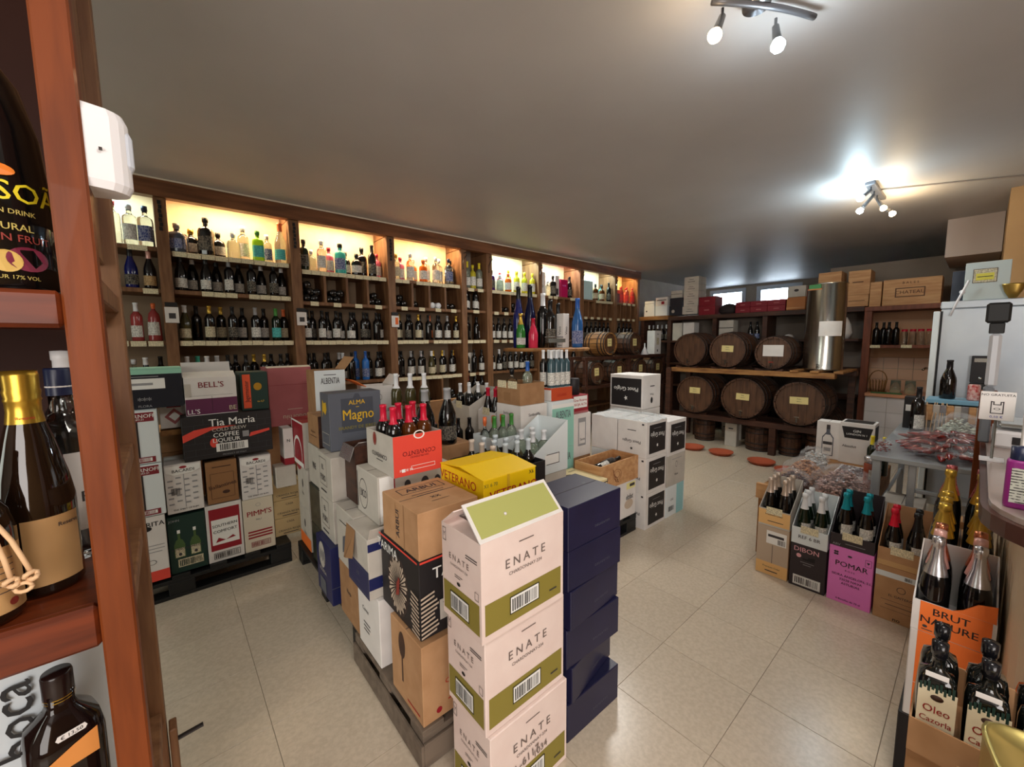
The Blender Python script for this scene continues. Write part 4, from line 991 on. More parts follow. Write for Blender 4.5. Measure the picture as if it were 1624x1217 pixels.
nv = [(1.078, .93, .165, 0), (1.072, .925, .158, .02), (1.062, .93, .150, -.22), (1.07, .93, .158, .0), (1.07, .935, .155, 0), (1.068, .93, .163, 0)]
zz = 0
nw = ['lowest', 'second', 'third and turned slightly askew', 'fourth', 'fifth', 'topmost']
for k, (x, y, h, rz) in enumerate([(1.078, .935, .158, -.02), (1.070, .955, .150, .17), (1.072, .935, .158, -.02), (1.070, .935, .156, .06), (1.070, .93, .156, -.01), (1.066, .93, .166, 0)]):
    pr = [('text', 'y', .62, .32, .013, 'D E L I G A T E S', MATS['slate grey carton board'])]
    if k == 5: pr += [('text', 't', .78, .56, .022, 'ok', MATS['slate grey carton board'])]
    t = carton('navy carton, %s of the tall stack of six' % nw[k] if k != 2 else 'navy carton, third from the floor in the tall stack of six', x, y, zz, .325, .245, h, navy, pr, rz=rz, group='navy cartons')
    zz += h+.0015
# ------------------------------------------------------------------ left edge stacks, front to back
carton('brown carton with wine glass print at the bottom of the near left stack', .625, 1.235, PZ, .30, .26, .315, cardb,
       [('ell', 'x', .38, .74, .028, .055, MATS['dark stained wood']), ('rect', 'x', .355, .25, .40, .60, MATS['dark stained wood']), ('text', 'y', .6, .42, .028, 'CONCIENCIA', redink), ('text', 'y', .6, .24, .012, 'vino de la tierra', redink), ('rect', 'y', .35, .17, .7, .185, redink), ('ell', 'y', .22, .11, .012, .012, crimson), ('rect', 'x', .52, .08, .9, .10, redink)])
wt = mat('off-white sea print', (196, 178, 158), .7)
shell = [('poly', 'x', [(.46+.26*math.cos(2*PI*k/30)*(1+.07*(k % 2)), .44+.40*math.sin(2*PI*k/30)*(1+.05*(k % 2))) for k in range(30)], mat('shell shadow print', (58, 46, 42), .7))]
for k in range(34):
    a = 2*PI*k/34; r0, r1 = (.18, 1.0) if k % 2 else (.30, .88)
    da = .062
    shell.append(('poly', 'x', [(.46+.25*q*math.cos(a+d_), .44+.38*q*math.sin(a+d_)) for q, d_ in ((r0, 0), (.5*(r0+r1), -da*.8), (r1*.93, -da*1.1), (r1, 0), (r1*.93, da), (.5*(r0+r1), da*.5))], MATS['off-white sea print']))
shell += [('ell', 'x', .48, .42, .012, .030, MATS['dull red ink']), ('poly', 'x', [(.42, .30), (.5, .34), (.54, .56), (.5, .58)], MATS['dull red ink'])]
stripes = []
for k in range(10):
    stripes.append(('poly', 'x', [(.82+.02*math.sin(k*1.7), .06+.055*k), (1.0, .03+.055*k), (1.0, .055+.055*k), (.82+.02*math.sin(k*1.7), .085+.055*k)], MATS['off-white sea print']))
    stripes.append(('poly', 'y', [(0, .03+.055*k), (.20+.03*math.sin(k*1.3), .07+.055*k), (.20+.03*math.sin(k*1.3), .095+.055*k), (0, .055+.055*k)], MATS['off-white sea print']))
carton('black carton with cream shell print in the near left stack', .640, 1.262, .461, .32, .335, .307, blackc,
       shell+stripes+[('rect', 'x', 0, .975, 1, 1, redp), ('rect', 'y', 0, .975, 1, 1, redp), ('text', 'x', .24, .86, .052, 'TARIMA', white), ('text', 'y', .50, .80, .062, 'TARIMA', white), ('text', 'y', .5, .68, .022, 'Monastrell', MATS['greyish carton board']),
        ('rect', 'y', .24, .18, .66, .44, greyw), ('text', 'y', .45, .37, .026, 'VINTAGE', ink), ('text', 'y', .45, .26, .032, 'L.2706', ink), ('rect', 'y', .52, .06, .6, .10, crimson)])
carton('tan carton lettered on top, crowning the near left stack', .640, 1.258, .770, .262, .305, .178, cardb,
       [('text', 't', .52, .76, .050, 'ARBUI', ink), ('frame', 't', .15, .66, .90, .88, ink, .0035), ('rect', 't', .25, .56, .80, .575, ink), ('rect', 't', .3, .50, .75, .512, ink), ('text', 't', .52, .36, .03, 'XX', ink), ('rect', 't', .38, .24, .68, .25, ink),
        ('text', 'x', .46, .5, .040, 'ARBUI', ink, PI/2), ('rect', 'x', .40, .1, .41, .95, cardd), ('rect', 'x', .62, .0, .64, 1, cardd)])
carton('tall off-white carton standing behind the glass-print carton', .62, 1.60, PZ, .26, .25, .31, whitec, [('text', 'x', .36, .62, .028, 'Cuvee', ink), ('rect', 'x', .25, .40, .55, .42, ink), ('rect', 'x', .25, .34, .55, .36, ink), ('rect', 'x', .25, .28, .50, .30, ink)])
t = carton('damaged cream and navy carton with torn hanging flap', .592, 1.625, .4565, .27, .25, .27, greyw,
       [('rect', 'x', 0, 0, 1, .47, MATS['blue carton board']), ('rect', 'y', 0, .16, 1, .36, navyb), ('text', 'y', .35, .26, .025, 'ALTOS', Lb), ('frame', 'x', .06, .04, .96, .43, slate, .002), ('text', 'x', .5, .28, .03, 'AR', slate), ('text', 'x', .5, .15, .014, 'bodega', slate), ('rect', 'y', 0, .80, 1, .93, navyb)], tape=False)
MB().add([(0, 0, 0), (0, -.11, 0), (-.02, -.12, -.12), (-.03, -.05, -.14), (-.02, .0, -.16)], [(0, 1, 2, 3, 4)]).build('torn_flap', cardin, t, (-.135-.002, .12, .268))
MB().box(0, 0, 0, .26, .003, .06).build('lifted_flap', greyw, t, (-.13, -.12, .268), (math.radians(28), 0, 0))
carton('grey-white carton with round emblem under the open red-panel carton', .685, 1.72, .7285, .38, .26, .225, greyw,
       [('ring', 'x', .32, .46, .052, .075, ink, .06), ('text', 'x', .32, .46, .055, 'UICO', ink, 0, .6), ('rect', 'x', .03, .1, .06, .9, ink), ('rect', 'y', .02, .02, .20, .98, white), ('ell', 'y', .38, .72, .016, .022, ink), ('ell', 'y', .62, .66, .022, .034, ink), ('ell', 'y', .80, .68, .016, .022, ink), ('rect', 'y', .2, 0, .215, 1, crimson)])
carton('tan carton low in the second left stack', .625, 1.86, PZ, .30, .27, .285, cardd, [('text', 'x', .5, .55, .03, 'Rioja', ink)])
carton('off-white carton with hatched emblem above the tan carton', .625, 1.885, .431, .29, .25, .295, greyw, [('poly', 'x', [(.3, .2), (.55, .3), (.6, .6), (.35, .5)], MATS['slate grey carton board']), ('rect', 'x', .2, .75, .6, .77, ink)])
# Convento-like open carton with six bottles
t = opencarton('open carton with coral red panel turned upside down, holding wine bottles', .735, 1.655, .955, .245, .30, .185, greyw, side='y',
    prints=[('rect', 'y', .0, .0, 1, 1, redp), ('poly', 'y', [(0, 0), (1, 0), (1, 1), (0, 1)], MATS['bright red print']), ('text', 'y', .52, .55, .030, 'CONVENTO', MATS['wine red carton board'], PI), ('text', 'y', .52, .44, .012, 'SAN PRUDENCIO', MATS['wine red carton board'], PI),
            ('ring', 'y', .52, 1.0-.02, .028, .020, white, .25), ('text', 'x', .5, .42, .030, 'CONVENTO', ink, PI), ('rect', 'x', .38, .28, .62, .30, ink), ('ell', 'x', .34, .80, .014, .024, MATS['dull red ink']), ('ring', 'x', .34, .80, .020, .032, MATS['dull red ink'], .2),
            ('frame', 'y', .34, .12, .84, .22, white, .002), ('text', 'y', .24, .14, .016, 'MADE IN', white), ('rect', 'y', .15, .10, .22, .18, white)])
for k in range(6):
    i, j = k % 3, k//3
    bottle('red-capsuled wine bottle in the open coral carton, %s in the %s row' % (ORD[i], ['near', 'far'][j]), .735+.045+.077*i, 1.655+.085+.11*j, .9605, 'bordeaux', amberg if i > 0 and j == 0 else darkg, mat('raspberry capsule', (200, 24, 56), .35), Lw, group='red-capsuled bottles in the coral carton', lz=(.15, .45), cz=.74)
# third stack: blue, white pair, grey gold-letter carton
carton('dark blue carton with white tree emblem on the black pallet', .595, 2.175, PZ, .30, .26, .325, navyb,
       [('ell', 'x', .40, .72, .055, .075, MATS['greyish carton board'])]+[('rect', 'x', .25+.05*k, .60+.03*(k % 3), .27+.05*k, .82-.03*(k % 2), navyb) for k in range(7)]+[('text', 'x', .45, .45, .03, 'BODEGA', MATS['greyish carton board']), ('rect', 'x', .2, .05, .6, .3, slate), ('rect', 'y', 0, .30, 1, .31, slate)])
for k, (z_, h_) in enumerate(((.471, .235), (.7075, .24))):
    carton('white carton with framed brown print, %s of the pair under the grey carton' % ['lower', 'upper'][k], .630, 2.20, z_, .30, .25, h_, greyw,
       [('frame', 'x', .16, .25, .66, .9, MATS['dark stained wood'], .003), ('text', 'x', .40, .68, .04, 'EL', ink), ('text', 'x', .40, .42, .05, 'PURO', ink, 0, .7), ('rect', 'x', .2, .1, .6, .14, ink)])
gm = MATS['gold ink']
carton('slate grey carton with yellow gothic lettering', .672, 2.325, .950, .295, .16, .325, slate,
       [('rect', 'y', .22, .30, .84, .90, slated), ('poly', 'y', [(.45, .90), (.6, .90), (.56, .98), (.49, .98)], slated), ('text', 'y', .52, .82, .036, 'ALMA', gm), ('rect', 'y', .50, .735, .56, .745, gm), ('text', 'y', .54, .60, .085, 'Magno', gm, 0, .8), ('text', 'y', .52, .38, .026, 'BRANDY DE JEREZ', MATS['olive print']),
        ('poly', 'x', [(.2, .55), (.35, .68), (.6, .62), (.75, .72), (.7, .85), (.45, .82), (.3, .88)], gm), ('frame', 'x', .12, .10, .92, .30, MATS['greyish carton board'], .003)])
t = opencarton('dark brown carton with silver-lined lifted flap between grey and coral cartons', .70, 2.035, .728, .30, .155, .30, MATS['dark stained wood'], side='y', flaps=[('-y', .07, math.radians(62), silver), ('-x', .075, math.radians(160), silver)])
# fourth and fifth stacks at the far left edge
carton('crimson and white carton with arch, top of the far left stack', .665, 2.90, .7185, .30, .30, .312, crimson,
       [('rect', 'x', 0, .96, 1, 1, white), ('rect', 'x', 0, 0, .06, 1, white), ('ell', 'x', .5, .28, .11, .12, white), ('ell', 'x', .5, .24, .10, .11, crimson), ('rect', 'x', .1, 0, .95, .1, white), ('text', 'x', .55, .30, .05, 'R', MATS['old rose carton board']), ('rect', 'y', 0, 0, 1, 1, greyw)])
for k in range(2):
    carton('grey-white carton with small emblem in the far left stack, %s' % ['lower', 'upper'][k], .665, 2.85, PZ+.005+.284*k, .30, .26, .282, greyw, [('ell', 'x', .5, .6, .015, .03, ink), ('text', 'x', .5, .35, .03, 'Vina', ink), ('rect', 'x', 0, 0, 1, .3 if k == 0 else .0, MATS['orange carton board'])])
carton('plain brown carton beside the grey gold-letter carton', .675, 2.565, .922, .29, .23, .195, cardd, [('rect', 'y', 0, 0, 1, 1, MATS['dark stained wood']), ('text', 'x', .5, .45, .022, 'Vino tinto', MATS['dark stained wood']), ('rect', 'x', .2, .3, .8, .32, MATS['dark stained wood'])])
carton('cream carton beneath the plain brown carton', .67, 2.55, .665, .30, .26, .255, greyw, [('text', 'x', .5, .5, .06, 'VINE', ink, 0, .6)])
for k in range(2):
    carton('dark carton sleeved in mottled foil by the aisle, %s' % ['lower', 'upper'][k], .66, 2.50, PZ+.26*k, .29, .29, .257, mat('mottled dark foil', (60, 64, 52), .3, noise=(20, 28, 24), nscale=26))
carton('carton filling the middle of the left pallet', 1.02, 2.035, PZ, .40, .66, .55, cardd)
# yellow carton with its supporting cartons
carton('brown carton deep under the yellow carton, lower', .965, 1.27, PZ, .3, .30, .315, cardd); carton('brown carton deep under the yellow carton, upper', .965, 1.27, .461, .3, .30, .315, cardd)
yz = .778
t = carton('bright yellow carton with red lettering and taped top', .935, 1.262, yz, .29, .33, .222, yellow,
       [('text', 'x', .42, .80, .056, 'VETERANO', redink), ('rect', 'x', .18, .48, .74, .66, MATS['pale rose carton board']), ('text', 'x', .46, .57, .018, 'OSBORNE', inkblack), ('text', 'y', .56, .66, .056, 'VETERANO', redink), ('text', 'y', .12, .88, .022, 'X1 6 70', MATS['olive print']), ('text', 'y', .90, .92, .024, 'X6', inkblack),
        ('rect', 'y', .42, .50, .47, 1, MATS['gold ink']), ('rect', 't', .08, .30, .34, .62, MATS['greyish carton board']), ('frame', 't', .08, .30, .34, .62, slate, .003), ('bars', 't', .10, .33, .32, .59, slate)], tape=False)
MB().box(-.006, 0, 0, .292, .003, .162).build('top_flap', yellow, t, (-.143, -.164, .2225), (math.radians(-83), 0, 0))
MB().box(-.006, 0, 0, .292, .003, .160).build('top_flap', yellow, t, (-.143, .164, .2225), (math.radians(84), 0, 0))

# ------------------------------------------------------------------ spirit cartons on the back pallet (front faces toward the viewer)
G = 3.15
lace = mat('grey lace print', (150, 150, 152), .7); maroon = mat('maroon print', (130, 34, 44), .6)
carton('white and red sangria carton at the left end of the back pallet', -.185, G-.02, PZ, .125, .3, .40, whitec, [('rect', 'y', 0, 0, 1, .16, redp), ('text', 'y', .5, .88, .04, 'ORITA', inkblack), ('ell', 'y', .3, .82, .025, .015, inkblack), ('rect', 'y', .1, .55, .9, .56, lace), ('rect', 'y', .1, .5, .9, .51, lace), ('rect', 'y', .1, .45, .8, .46, lace), ('ring', 'y', .4, .3, .02, .015, ink)], cat='carton')
for k in range(2):
    z_ = .552+.315*k
    carton('pale grey-blue carton with maroon lettered bands at left, %s' % ['lower', 'upper'][k], -.20, G-.03, z_, .15, .28, .31, bwhite,
       [('rect', 'y', 0, .80, .90, .97, maroon), ('text', 'y', .48, .90, .03, 'SMIRNOFF', white), ('text', 'y', .48, .84, .015, 'NO.21', white), ('rect', 'y', .0, .02, .85, .13, maroon), ('rect', 'y', .05, .045, .75, .11, white), ('bars', 'y', .1, .05, .7, .105, maroon), ('rect', 'y', .36, .13, .42, .80, blackc)])
carton('filler carton under the left lettered cartons', -.33, 3.45, PZ, .5, .4, .70, cardd)
carton('dark green carton with two bottle pictures', -.055, G, PZ, .183, .28, .36, green,
    [('poly', 'y', [(.13+o, .27), (.42+o, .27), (.42+o, .50), (.36+o, .58), (.31+o, .60), (.31+o, .72), (.24+o, .72), (.24+o, .60), (.19+o, .58), (.13+o, .50)], mat('pictured green glass', (70, 96, 52), .4)) for o in (0, .42)]
    + [('rect', 'y', .15+o, .28, .40+o, .44, Lc) for o in (0, .42)] + [('rect', 'y', .235+o, .70, .315+o, .76, white) for o in (0, .42)] + [('ell', 'y', .275+o, .33, .008, .01, ink) for o in (0, .42)]
    + [('rect', 'y', .20, .10, .88, .24, Lc), ('bars', 'y', .24, .12, .84, .22, green), ('text', 'y', .18, .93, .02, 'JOHN', lace), ('text', 'y', .275, .42, .018, 'JAMESON', ink), ('text', 'y', .695, .42, .018, 'JAMESON', ink)])
carton('white and crimson comfort liqueur carton', .132, G, PZ, .193, .28, .38, whitec,
    [('rect', 'y', .08, .20, .93, .93, crimson), ('poly', 'y', [(.13, .30), (.88, .30), (.88, .74), (.13, .74)], white), ('text', 'y', .5, .63, .026, 'SOUTHERN', inkblack, .05), ('text', 'y', .5, .53, .027, 'COMFORT', inkblack, .05), ('poly', 'y', [(.22, .34), (.78, .38), (.70, .42), (.5, .36), (.3, .42)], crimson),
     ('frame', 'y', .14, .05, .88, .16, inkblack, .003), ('bars', 'y', .18, .065, .84, .145, inkblack)])
carton('pale beige carton with three red stripes', .330, G, PZ, .178, .28, .365, mat('beige carton board', (214, 204, 184), .7),
    [('text', 'y', .52, .72, .05, 'PIMM\'S', crimson), ('ring', 'y', .5, .88, .014, .012, lace), ('text', 'y', .5, .60, .018, 'No.1', lace)] + [('rect', 'y', .12, .25+.055*k, .92, .28+.055*k, crimson) for k in range(3)] + [('frame', 'y', .20, .08, .84, .18, maroon, .003), ('bars', 'y', .23, .095, .80, .165, maroon)])
tanp = mat('cream carton board', (206, 182, 134), .7)
for k in range(3):
    carton('cream wine carton with black edge stripe, %s from floor beside the striped carton' % ORD[k], .522, 3.27, PZ+.001+.134*k, .20, .3, .132, tanp,
      [('rect', 'y', 0, 0, .04, 1, inkblack), ('text', 'y', .55, .74, .02, 'CASA', ink), ('text', 'y', .5, .28, .02, 'CRIANZA RIOJA', ink), ('rect', 'y', .3, .1, .8, .14, ink)], tape=False)
lacey = [('rect', 'y', .06+.22*a, .18+.12*b_+.05*(a % 2), .2+.22*a, .21+.12*b_+.05*(a % 2), lace) for a in range(4) for b_ in range(5)]
for k, (x, z_, h_) in enumerate(((-.045, .5245, .305), (.335, .512, .29))):
    carton('white carton with grey lace pattern and lip label, %s' % ['left of the kraft one', 'under the black brick carton'][k], x, G, z_, .178, .27, h_, whitec,
       [('rect', 'y', .3*0+.5-.01, .1, .51, .8, lace)]+lacey+[('poly', 'y', [(.02, .97), (.04, .84), (.25, .78), (.75, .80), (.96, .86), (.98, .97)], white), ('ell', 'y', .5, .93, .018, .008, crimson), ('text', 'y', .5, .86, .026, 'BACARDI', inkblack), ('bars', 'y', .14, .38, .38, .52, ink), ('text', 'y', .5, .07, .014, 'THE SPIRIT OF RUM', ink)])
carton('kraft carton with dark engraved print between the lace cartons', .152, G, .532, .165, .27, .275, mat('kraft brown board', (150, 108, 70), .8),
    [('text', 'y', .5, .42, .035, 'Ballantines', MATS['dark stained wood'], .15), ('frame', 'y', .12, .12, .88, .72, MATS['dark stained wood'], .002), ('ell', 'y', .6, .25, .02, .012, MATS['dark stained wood']), ('rect', 'y', .2, .86, .8, .88, MATS['dark stained wood'])])
# big black brick-pattern carton lying across
br_ = [('rect', 'y', 0, .14*k+.10, 1, .14*k+.106, mat('dark grey line', (62, 62, 66), .6)) for k in range(6)] + [('rect', 'y', .12+.2*a+.1*(k % 2), .14*k+.10, .124+.2*a+.1*(k % 2), .14*k+.24, MATS['dark grey line']) for k in range(6) for a in range(5) if .12+.2*a+.1*(k % 2) < .97]
t = carton('big black brick-patterned coffee liqueur carton', .055, G-.01, .834, .475, .29, .275, blackc,
    br_+[('poly', 'y', [(0, .44), (.30, .66), (.58, .72), (.30, .74), (.12, .70), (0, .60)], redp), ('poly', 'y', [(.72, .40), (.97, .50), (.97, .56), (.74, .50)], redp), ('ell', 'y', .32, .36, .02, .03, redp),
     ('text', 'y', .54, .82, .066, 'Tia Maria', white), ('text', 'y', .50, .655, .032, 'COLD BREW', MATS['greyish carton board']), ('text', 'y', .46, .525, .040, 'COFFEE', white), ('text', 'y', .46, .40, .036, 'LIQUEUR', white), ('rect', 'y', .645, .42, .72, .56, lace), ('rect', 'y', .34, .14, .70, .33, white), ('bars', 'y', .38, .16, .66, .31, inkblack), ('text', 'y', .54, .06, .014, 'PRODUCT OF ITALY', lace)])
# above it
c_ = carton('navy carton with mint lid and white lip label at the left', -.19, 3.19, 1.18, .27, .26, .23, mat('very dark navy board', (18, 22, 34), .5),
    [('rect', 'y', 0, .88, 1, 1, MATS['mint print']), ('rect', 'y', .02, .50, .70, .77, white), ('rect', 'y', .1, .60, .5, .66, lace), ('text', 'y', .34, .20, .05, '***', lace), ('text', 'y', .34, .06, .02, 'FLORA', lace), ('rect', 'y', .0, .81, .6, .83, lace)])
MB().box(-.135, -.13, .2305, .135, .13, .236).build('mint_lid', MATS['mint print'], c_)
carton('white carton with red diamond print under the navy mint-lidded one', -.04, 3.31, 1.03, .14, .2, .148, whitec, [('poly', 'y', [(.15, .5), (.5, .85), (.85, .5), (.5, .15)], MATS['old rose carton board']), ('poly', 'y', [(.3, .5), (.5, .7), (.7, .5), (.5, .3)], white), ('rect', 'y', .25, .88, .75, .95, crimson)])
o = tag(MB().bbox(-.045, 3.30, .985, .12, 3.455, 1.02).build('wooden_board', rack_wood), 'orange-brown wooden board under the red diamond carton', 'board')
carton('supporting carton behind the upper lettered carton', -.33, 3.46, .846, .5, .37, .137, cardd)
carton('brown carton under the orange-brown board', -.045, 3.45-.02, .0+.846, .16, .02, .136, cardd) if False else None
t = opencarton('white and purple whisky carton with open curled flaps', .085, 3.17, 1.112, .265, .24, .235, whitec, side='y',
    prints=[('rect', 'y', 0, .02, 1, .44, mat('plum print', (96, 36, 74), .55)), ('rect', 'y', .0, .50, .12, .85, MATS['greyish carton board']), ('text', 'y', .5, .80, .050, 'BELL\'S', maroon), ('rect', 'y', .08, .52, .92, .525, ink), ('text', 'y', .14, .10, .04, 'LL\'S', white), ('text', 'y', .9, .14, .04, 'BE', Lc), ('rect', 'y', .5, .1, .506, .5, inkblack)],
    flaps=[('-y', .10, math.radians(-70), whitec), ('+y', .10, math.radians(30), whitec)])
carton('dark green carton standing on end with orange lettered stripe', .375, 3.19, 1.111, .158, .22, .255, green,
    [('rect', 'y', .08, .06, .36, .95, mat('orange red print', (226, 84, 44), .5)), ('text', 'y', .22, .5, .048, 'Jagermeister', inkblack, PI/2, .8), ('ell', 'y', .62, .62, .024, .026, gold), ('text', 'y', .70, .22, .016, '6x 0,7', gm)])
carton('filler carton under the old rose carton', .56, 3.50, .553, .42, .38, .397, cardd)
t = opencarton('large old rose cava carton, open at top', .560, 3.34, .951, .29, .26, .43, rose, side='y', prints=[('text', 'y', .62, .14, .05, 'Codorniu', MATS['off-white sea print'], PI), ('rect', 'y', .4, .27, .75, .28, MATS['off-white sea print']), ('rect', 'y', 0, .70, 1, .705, maroon)], flaps=[('-y', .06, math.radians(-80), greyw)])
carton('white carton with red base leaning by the old rose carton', .60, 3.16, .70, .062, .14, .26, whitec, [('rect', 'y', 0, 0, 1, .18, crimson), ('text', 'y', .5, .66, .03, 'N', inkblack), ('rect', 'x', 0, 0, 1, .18, crimson)])
carton('grey carton block under the white red-based carton', .535, 3.13, .552, .125, .125, .146, greyw, tape=False)

# ------------------------------------------------------------------ middle of the island
alb = mat('mint alb print', (150, 206, 190), .6)
def whiteT(s_, face='y', c=ink): return [('text', face, .5, .62, .05, s_, c, 0, .5), ('rect', face, .3, .80, .7, .82, c), ('rect', face, .25, .35, .75, .37, c)]
t = carton('tall brown-sided carton with white lettered front behind the grey gold-letter carton', .76, 2.91, 1.032, .20, .2, .34, cardd, [('rect', 'y', 0, 0, 1, 1, bwhite)]+[('text', 'y', .5, .78, .06, 'ALBENTIA', ink, 0, .45), ('rect', 'y', .3, .90, .7, .915, ink), ('rect', 'y', .3, .5, .7, .51, ink)])
MB().box(0, 0, 0, .003, .2, .11).build('raised_flap', cardb, t, (.098, -.1, .34), (0, math.radians(38), 0))
carton('brown carton base under the tall white lettered carton', .98, 2.83, PZ, .09, .22, .3, cardd) if False else None
carton('off-white carton on the far left stack beside the crimson one', .80, 2.80, .0, .2, .25, .1, greyw) if False else None
t = opencarton('white wine carton with pointed open flaps in front of blue bottles', 1.08, 2.84, .985, .20, .18, .26, whitec, side='y', prints=[('text', 'y', .5, .30, .032, 'KENTALE', ink), ('ring', 'y', .5, .68, .014, .022, ink)], flaps=[('-x', .10, math.radians(60), orange), ('+x', .09, math.radians(40), whitec)])
carton('brown carton base under the pointed white carton', 1.08, 2.83, PZ, .22, .22, .838, cardd)
for k in range(3):
    bottle('tall white-capped wine bottle behind the coral carton, %s from left' % ORD[k], 1.20+.08*k, 2.61-.05*k, .985, 'bordeaux', oliveg, Cw, Lw, group='white-capped bottles behind the coral carton', h=.36, cz=.72)
carton('dark carton carrying the tall white-capped bottles', 1.14, 2.46, .70, .29, .21, .2845, blackc)
for k in range(2):
    bottle('very dark magnum with silver top behind the coral carton, %s' % ['left', 'right'][k], 1.15+.14*k, 2.12-.02*k, .94, 'burgundy', darkg, Cy, Lk, h=.34, r=.055, group='dark magnums')
carton('brown carton carrying the two dark magnums', 1.08, 2.035, .70, .34, .16, .239, cardd); carton('brown carton filler on floor beside the left pallet', 1.445, 2.05, 0, .17, .45, .66, cardd)
# ten pale-capped bottles in an open black carton
t = opencarton('low black carton full of pale-capped wine bottles', 1.26, 1.63, .66, .40, .40, .20, blackc, side='y')
spots = [(1.325+.088*(k % 4), 1.70+.10*(k//4)) for k in range(12)]
for k, (x, y) in enumerate(spots[:11]):
    bottle('pale blue-capped wine bottle in the low black carton, %s of eleven from the near left' % ORD[k], x, y, .6645, 'bordeaux', [darkg, oliveg, darkg][k % 3], mat('pale blue capsule', (206, 218, 224), .35) if k % 4 else mat('cream capsule', (222, 206, 190), .35), Lw, group='pale-capped bottles in the black carton', h=.325, cz=.80)
carton('brown carton beneath the low black carton', 1.26, 1.63, .145, .38, .35, .513, cardd)
# violet open carton with gin bottles, A-marked tin, cream carton, crate
t = opencarton('open white and violet carton with slanting cut sides holding clear bottles', 1.665, 1.76, .705, .34, .28, .33, bwhite, hf=.13, side='x', prints=[('rect', 'x', 0, 0, 1, .8, mat('violet grey print', (130, 110, 140), .6)), ('text', 'x', .4, .55, .05, 'V', MATS['pink carton board']), ('rect', 'x', .55, .45, .9, .8, Lc)])
P_ = Prints(); F_ = (Vector((-.17, -.14, 0)), Vector((1, 0, 0)), Vector((0, 0, 1)), Vector((0, -1, 0)))
P_.rect(F_, .14, .06, .26, .13, ink, .0006, name='printed_frame'); P_.rect(F_, .125, .065, .255, .125, white, .0009); P_.ell(F_, .34, .05, .09, .22, MATS['slate grey carton board'], .0006, ring=.06) if False else None
P_.build(t)
for k in range(4):
    bottle('clear bottle with square R label in the violet carton, %s' % ['near left', 'near right', 'far left', 'far right'][k], 1.75+.10*(k % 2), 1.83+.11*(k//2), .7095, 'bordeaux', paleg, Cw, Lc, h=.27, r=.042, group='clear bottles in the violet carton')
carton('white carton under the violet carton', 1.67, 1.765, .4205, .33, .27, .28, greyw); carton('brown carton at the base below the violet carton', 1.67, 1.77, .145, .33, .26, .274, cardd)
t = MB().lathe([(0, 0), (.075, 0), (.075, .12), (.072, .125), (0, .125)], 24).build('round_tin', blackc, None, (1.56, 1.42, .560)); t.rotation_euler = (PI/2*0, 0, 0)
bpy.data.objects.remove(t)
carton('low black carton marked with a white chevron', 1.44, 1.30, .145, .26, .24, .56, blackc, [('ell', 'y', .65, .86, .055, .055, inkblack), ('poly', 'y', [(.52, .80), (.58, .80), (.66, .92), (.74, .80), (.80, .80), (.69, .97), (.63, .97)], white)])
carton('cream carton with dark round emblem on top', 2.03, 1.70, .145, .345, .34, .42, mat('cream lid board', (226, 208, 160), .7), [('ell', 't', .5, .55, .06, .06, MATS['dark stained wood']), ('ell', 't', .5, .55, .035, .035, MATS['cream lid board']), ('ell', 't', .5, .55, .022, .022, MATS['dark stained wood']), ('text', 't', .8, .82, .02, 'RESERVA', ink), ('rect', 'y', 0, 0, .015, 1, ink), ('rect', 'y', .985, 0, 1, 1, ink), ('rect', 'y', 0, .94, 1, .96, ink)], tape=False)
carton('white carton with black script and tinted sketch below the open crate', 2.41, 1.765, PZ, .44, .24, .292, whitec, [('text', 'y', .80, .56, .065, 'eltribut', inkblack, 0, .5), ('ell', 'y', .78, .36, .06, .04, MATS['off-white sea print']), ('rect', 'y', .70, .78, .98, .96, mat('pale yellow print', (232, 224, 150), .6)), ('rect', 'y', .8, .84, .96, .92, ink)])
t = empty('wooden_crate', (2.63, 1.89, .438), 0, 'open pale wooden crate holding one wine bottle', 'crate')
W_, D_, H_ = .50, .25, .19
MB().bbox(-W_/2, -D_/2, 0, W_/2, -D_/2+.012, H_, .001).build('front_board', crate_wood, t); MB().bbox(-W_/2, D_/2-.012, 0, W_/2, D_/2, H_, .001).build('back_board', crate_wood, t)
MB().bbox(-W_/2, -D_/2+.0125, 0, -W_/2+.012, D_/2-.0125, H_, .001).build('end_board', crate_wood, t); MB().bbox(W_/2-.012, -D_/2+.0125, 0, W_/2, D_/2-.0125, H_, .001).build('end_board', crate_wood, t)
MB().box(-W_/2+.0125, -D_/2+.0125, .001, W_/2-.0125, D_/2-.0125, .012).build('base_board', crate_wood, t)
for rr_ in (.03, .05): 
    b = MB(); b.lathe([(rr_, 0), (rr_+.004, 0), (rr_+.004, .0005), (rr_, .0005)], 20, sy=.8); b.build('burnt_mark', mat('burnt brand', (140, 92, 60), .7), t, (-.04, -D_/2-.0005, .09), (PI/2, 0, 0))
MB().tube([(-.10, -D_/2-.003, .14), (-.08, -D_/2-.003, .09), (-.06, -D_/2-.003, .04), (-.03, -D_/2-.003, .03), (-.05, -D_/2-.003, .07), (-.09, -D_/2-.003, .10)], .003, 6).build('twine', mat('burnt brand', (140, 92, 60), .7), t)
o = bottle('wine bottle with white label lying in the open pale crate', 2.47, 1.87, .438+.135, 'bordeaux', darkg, Ck, Lw, rot=(0, math.radians(84), 0), h=.30)
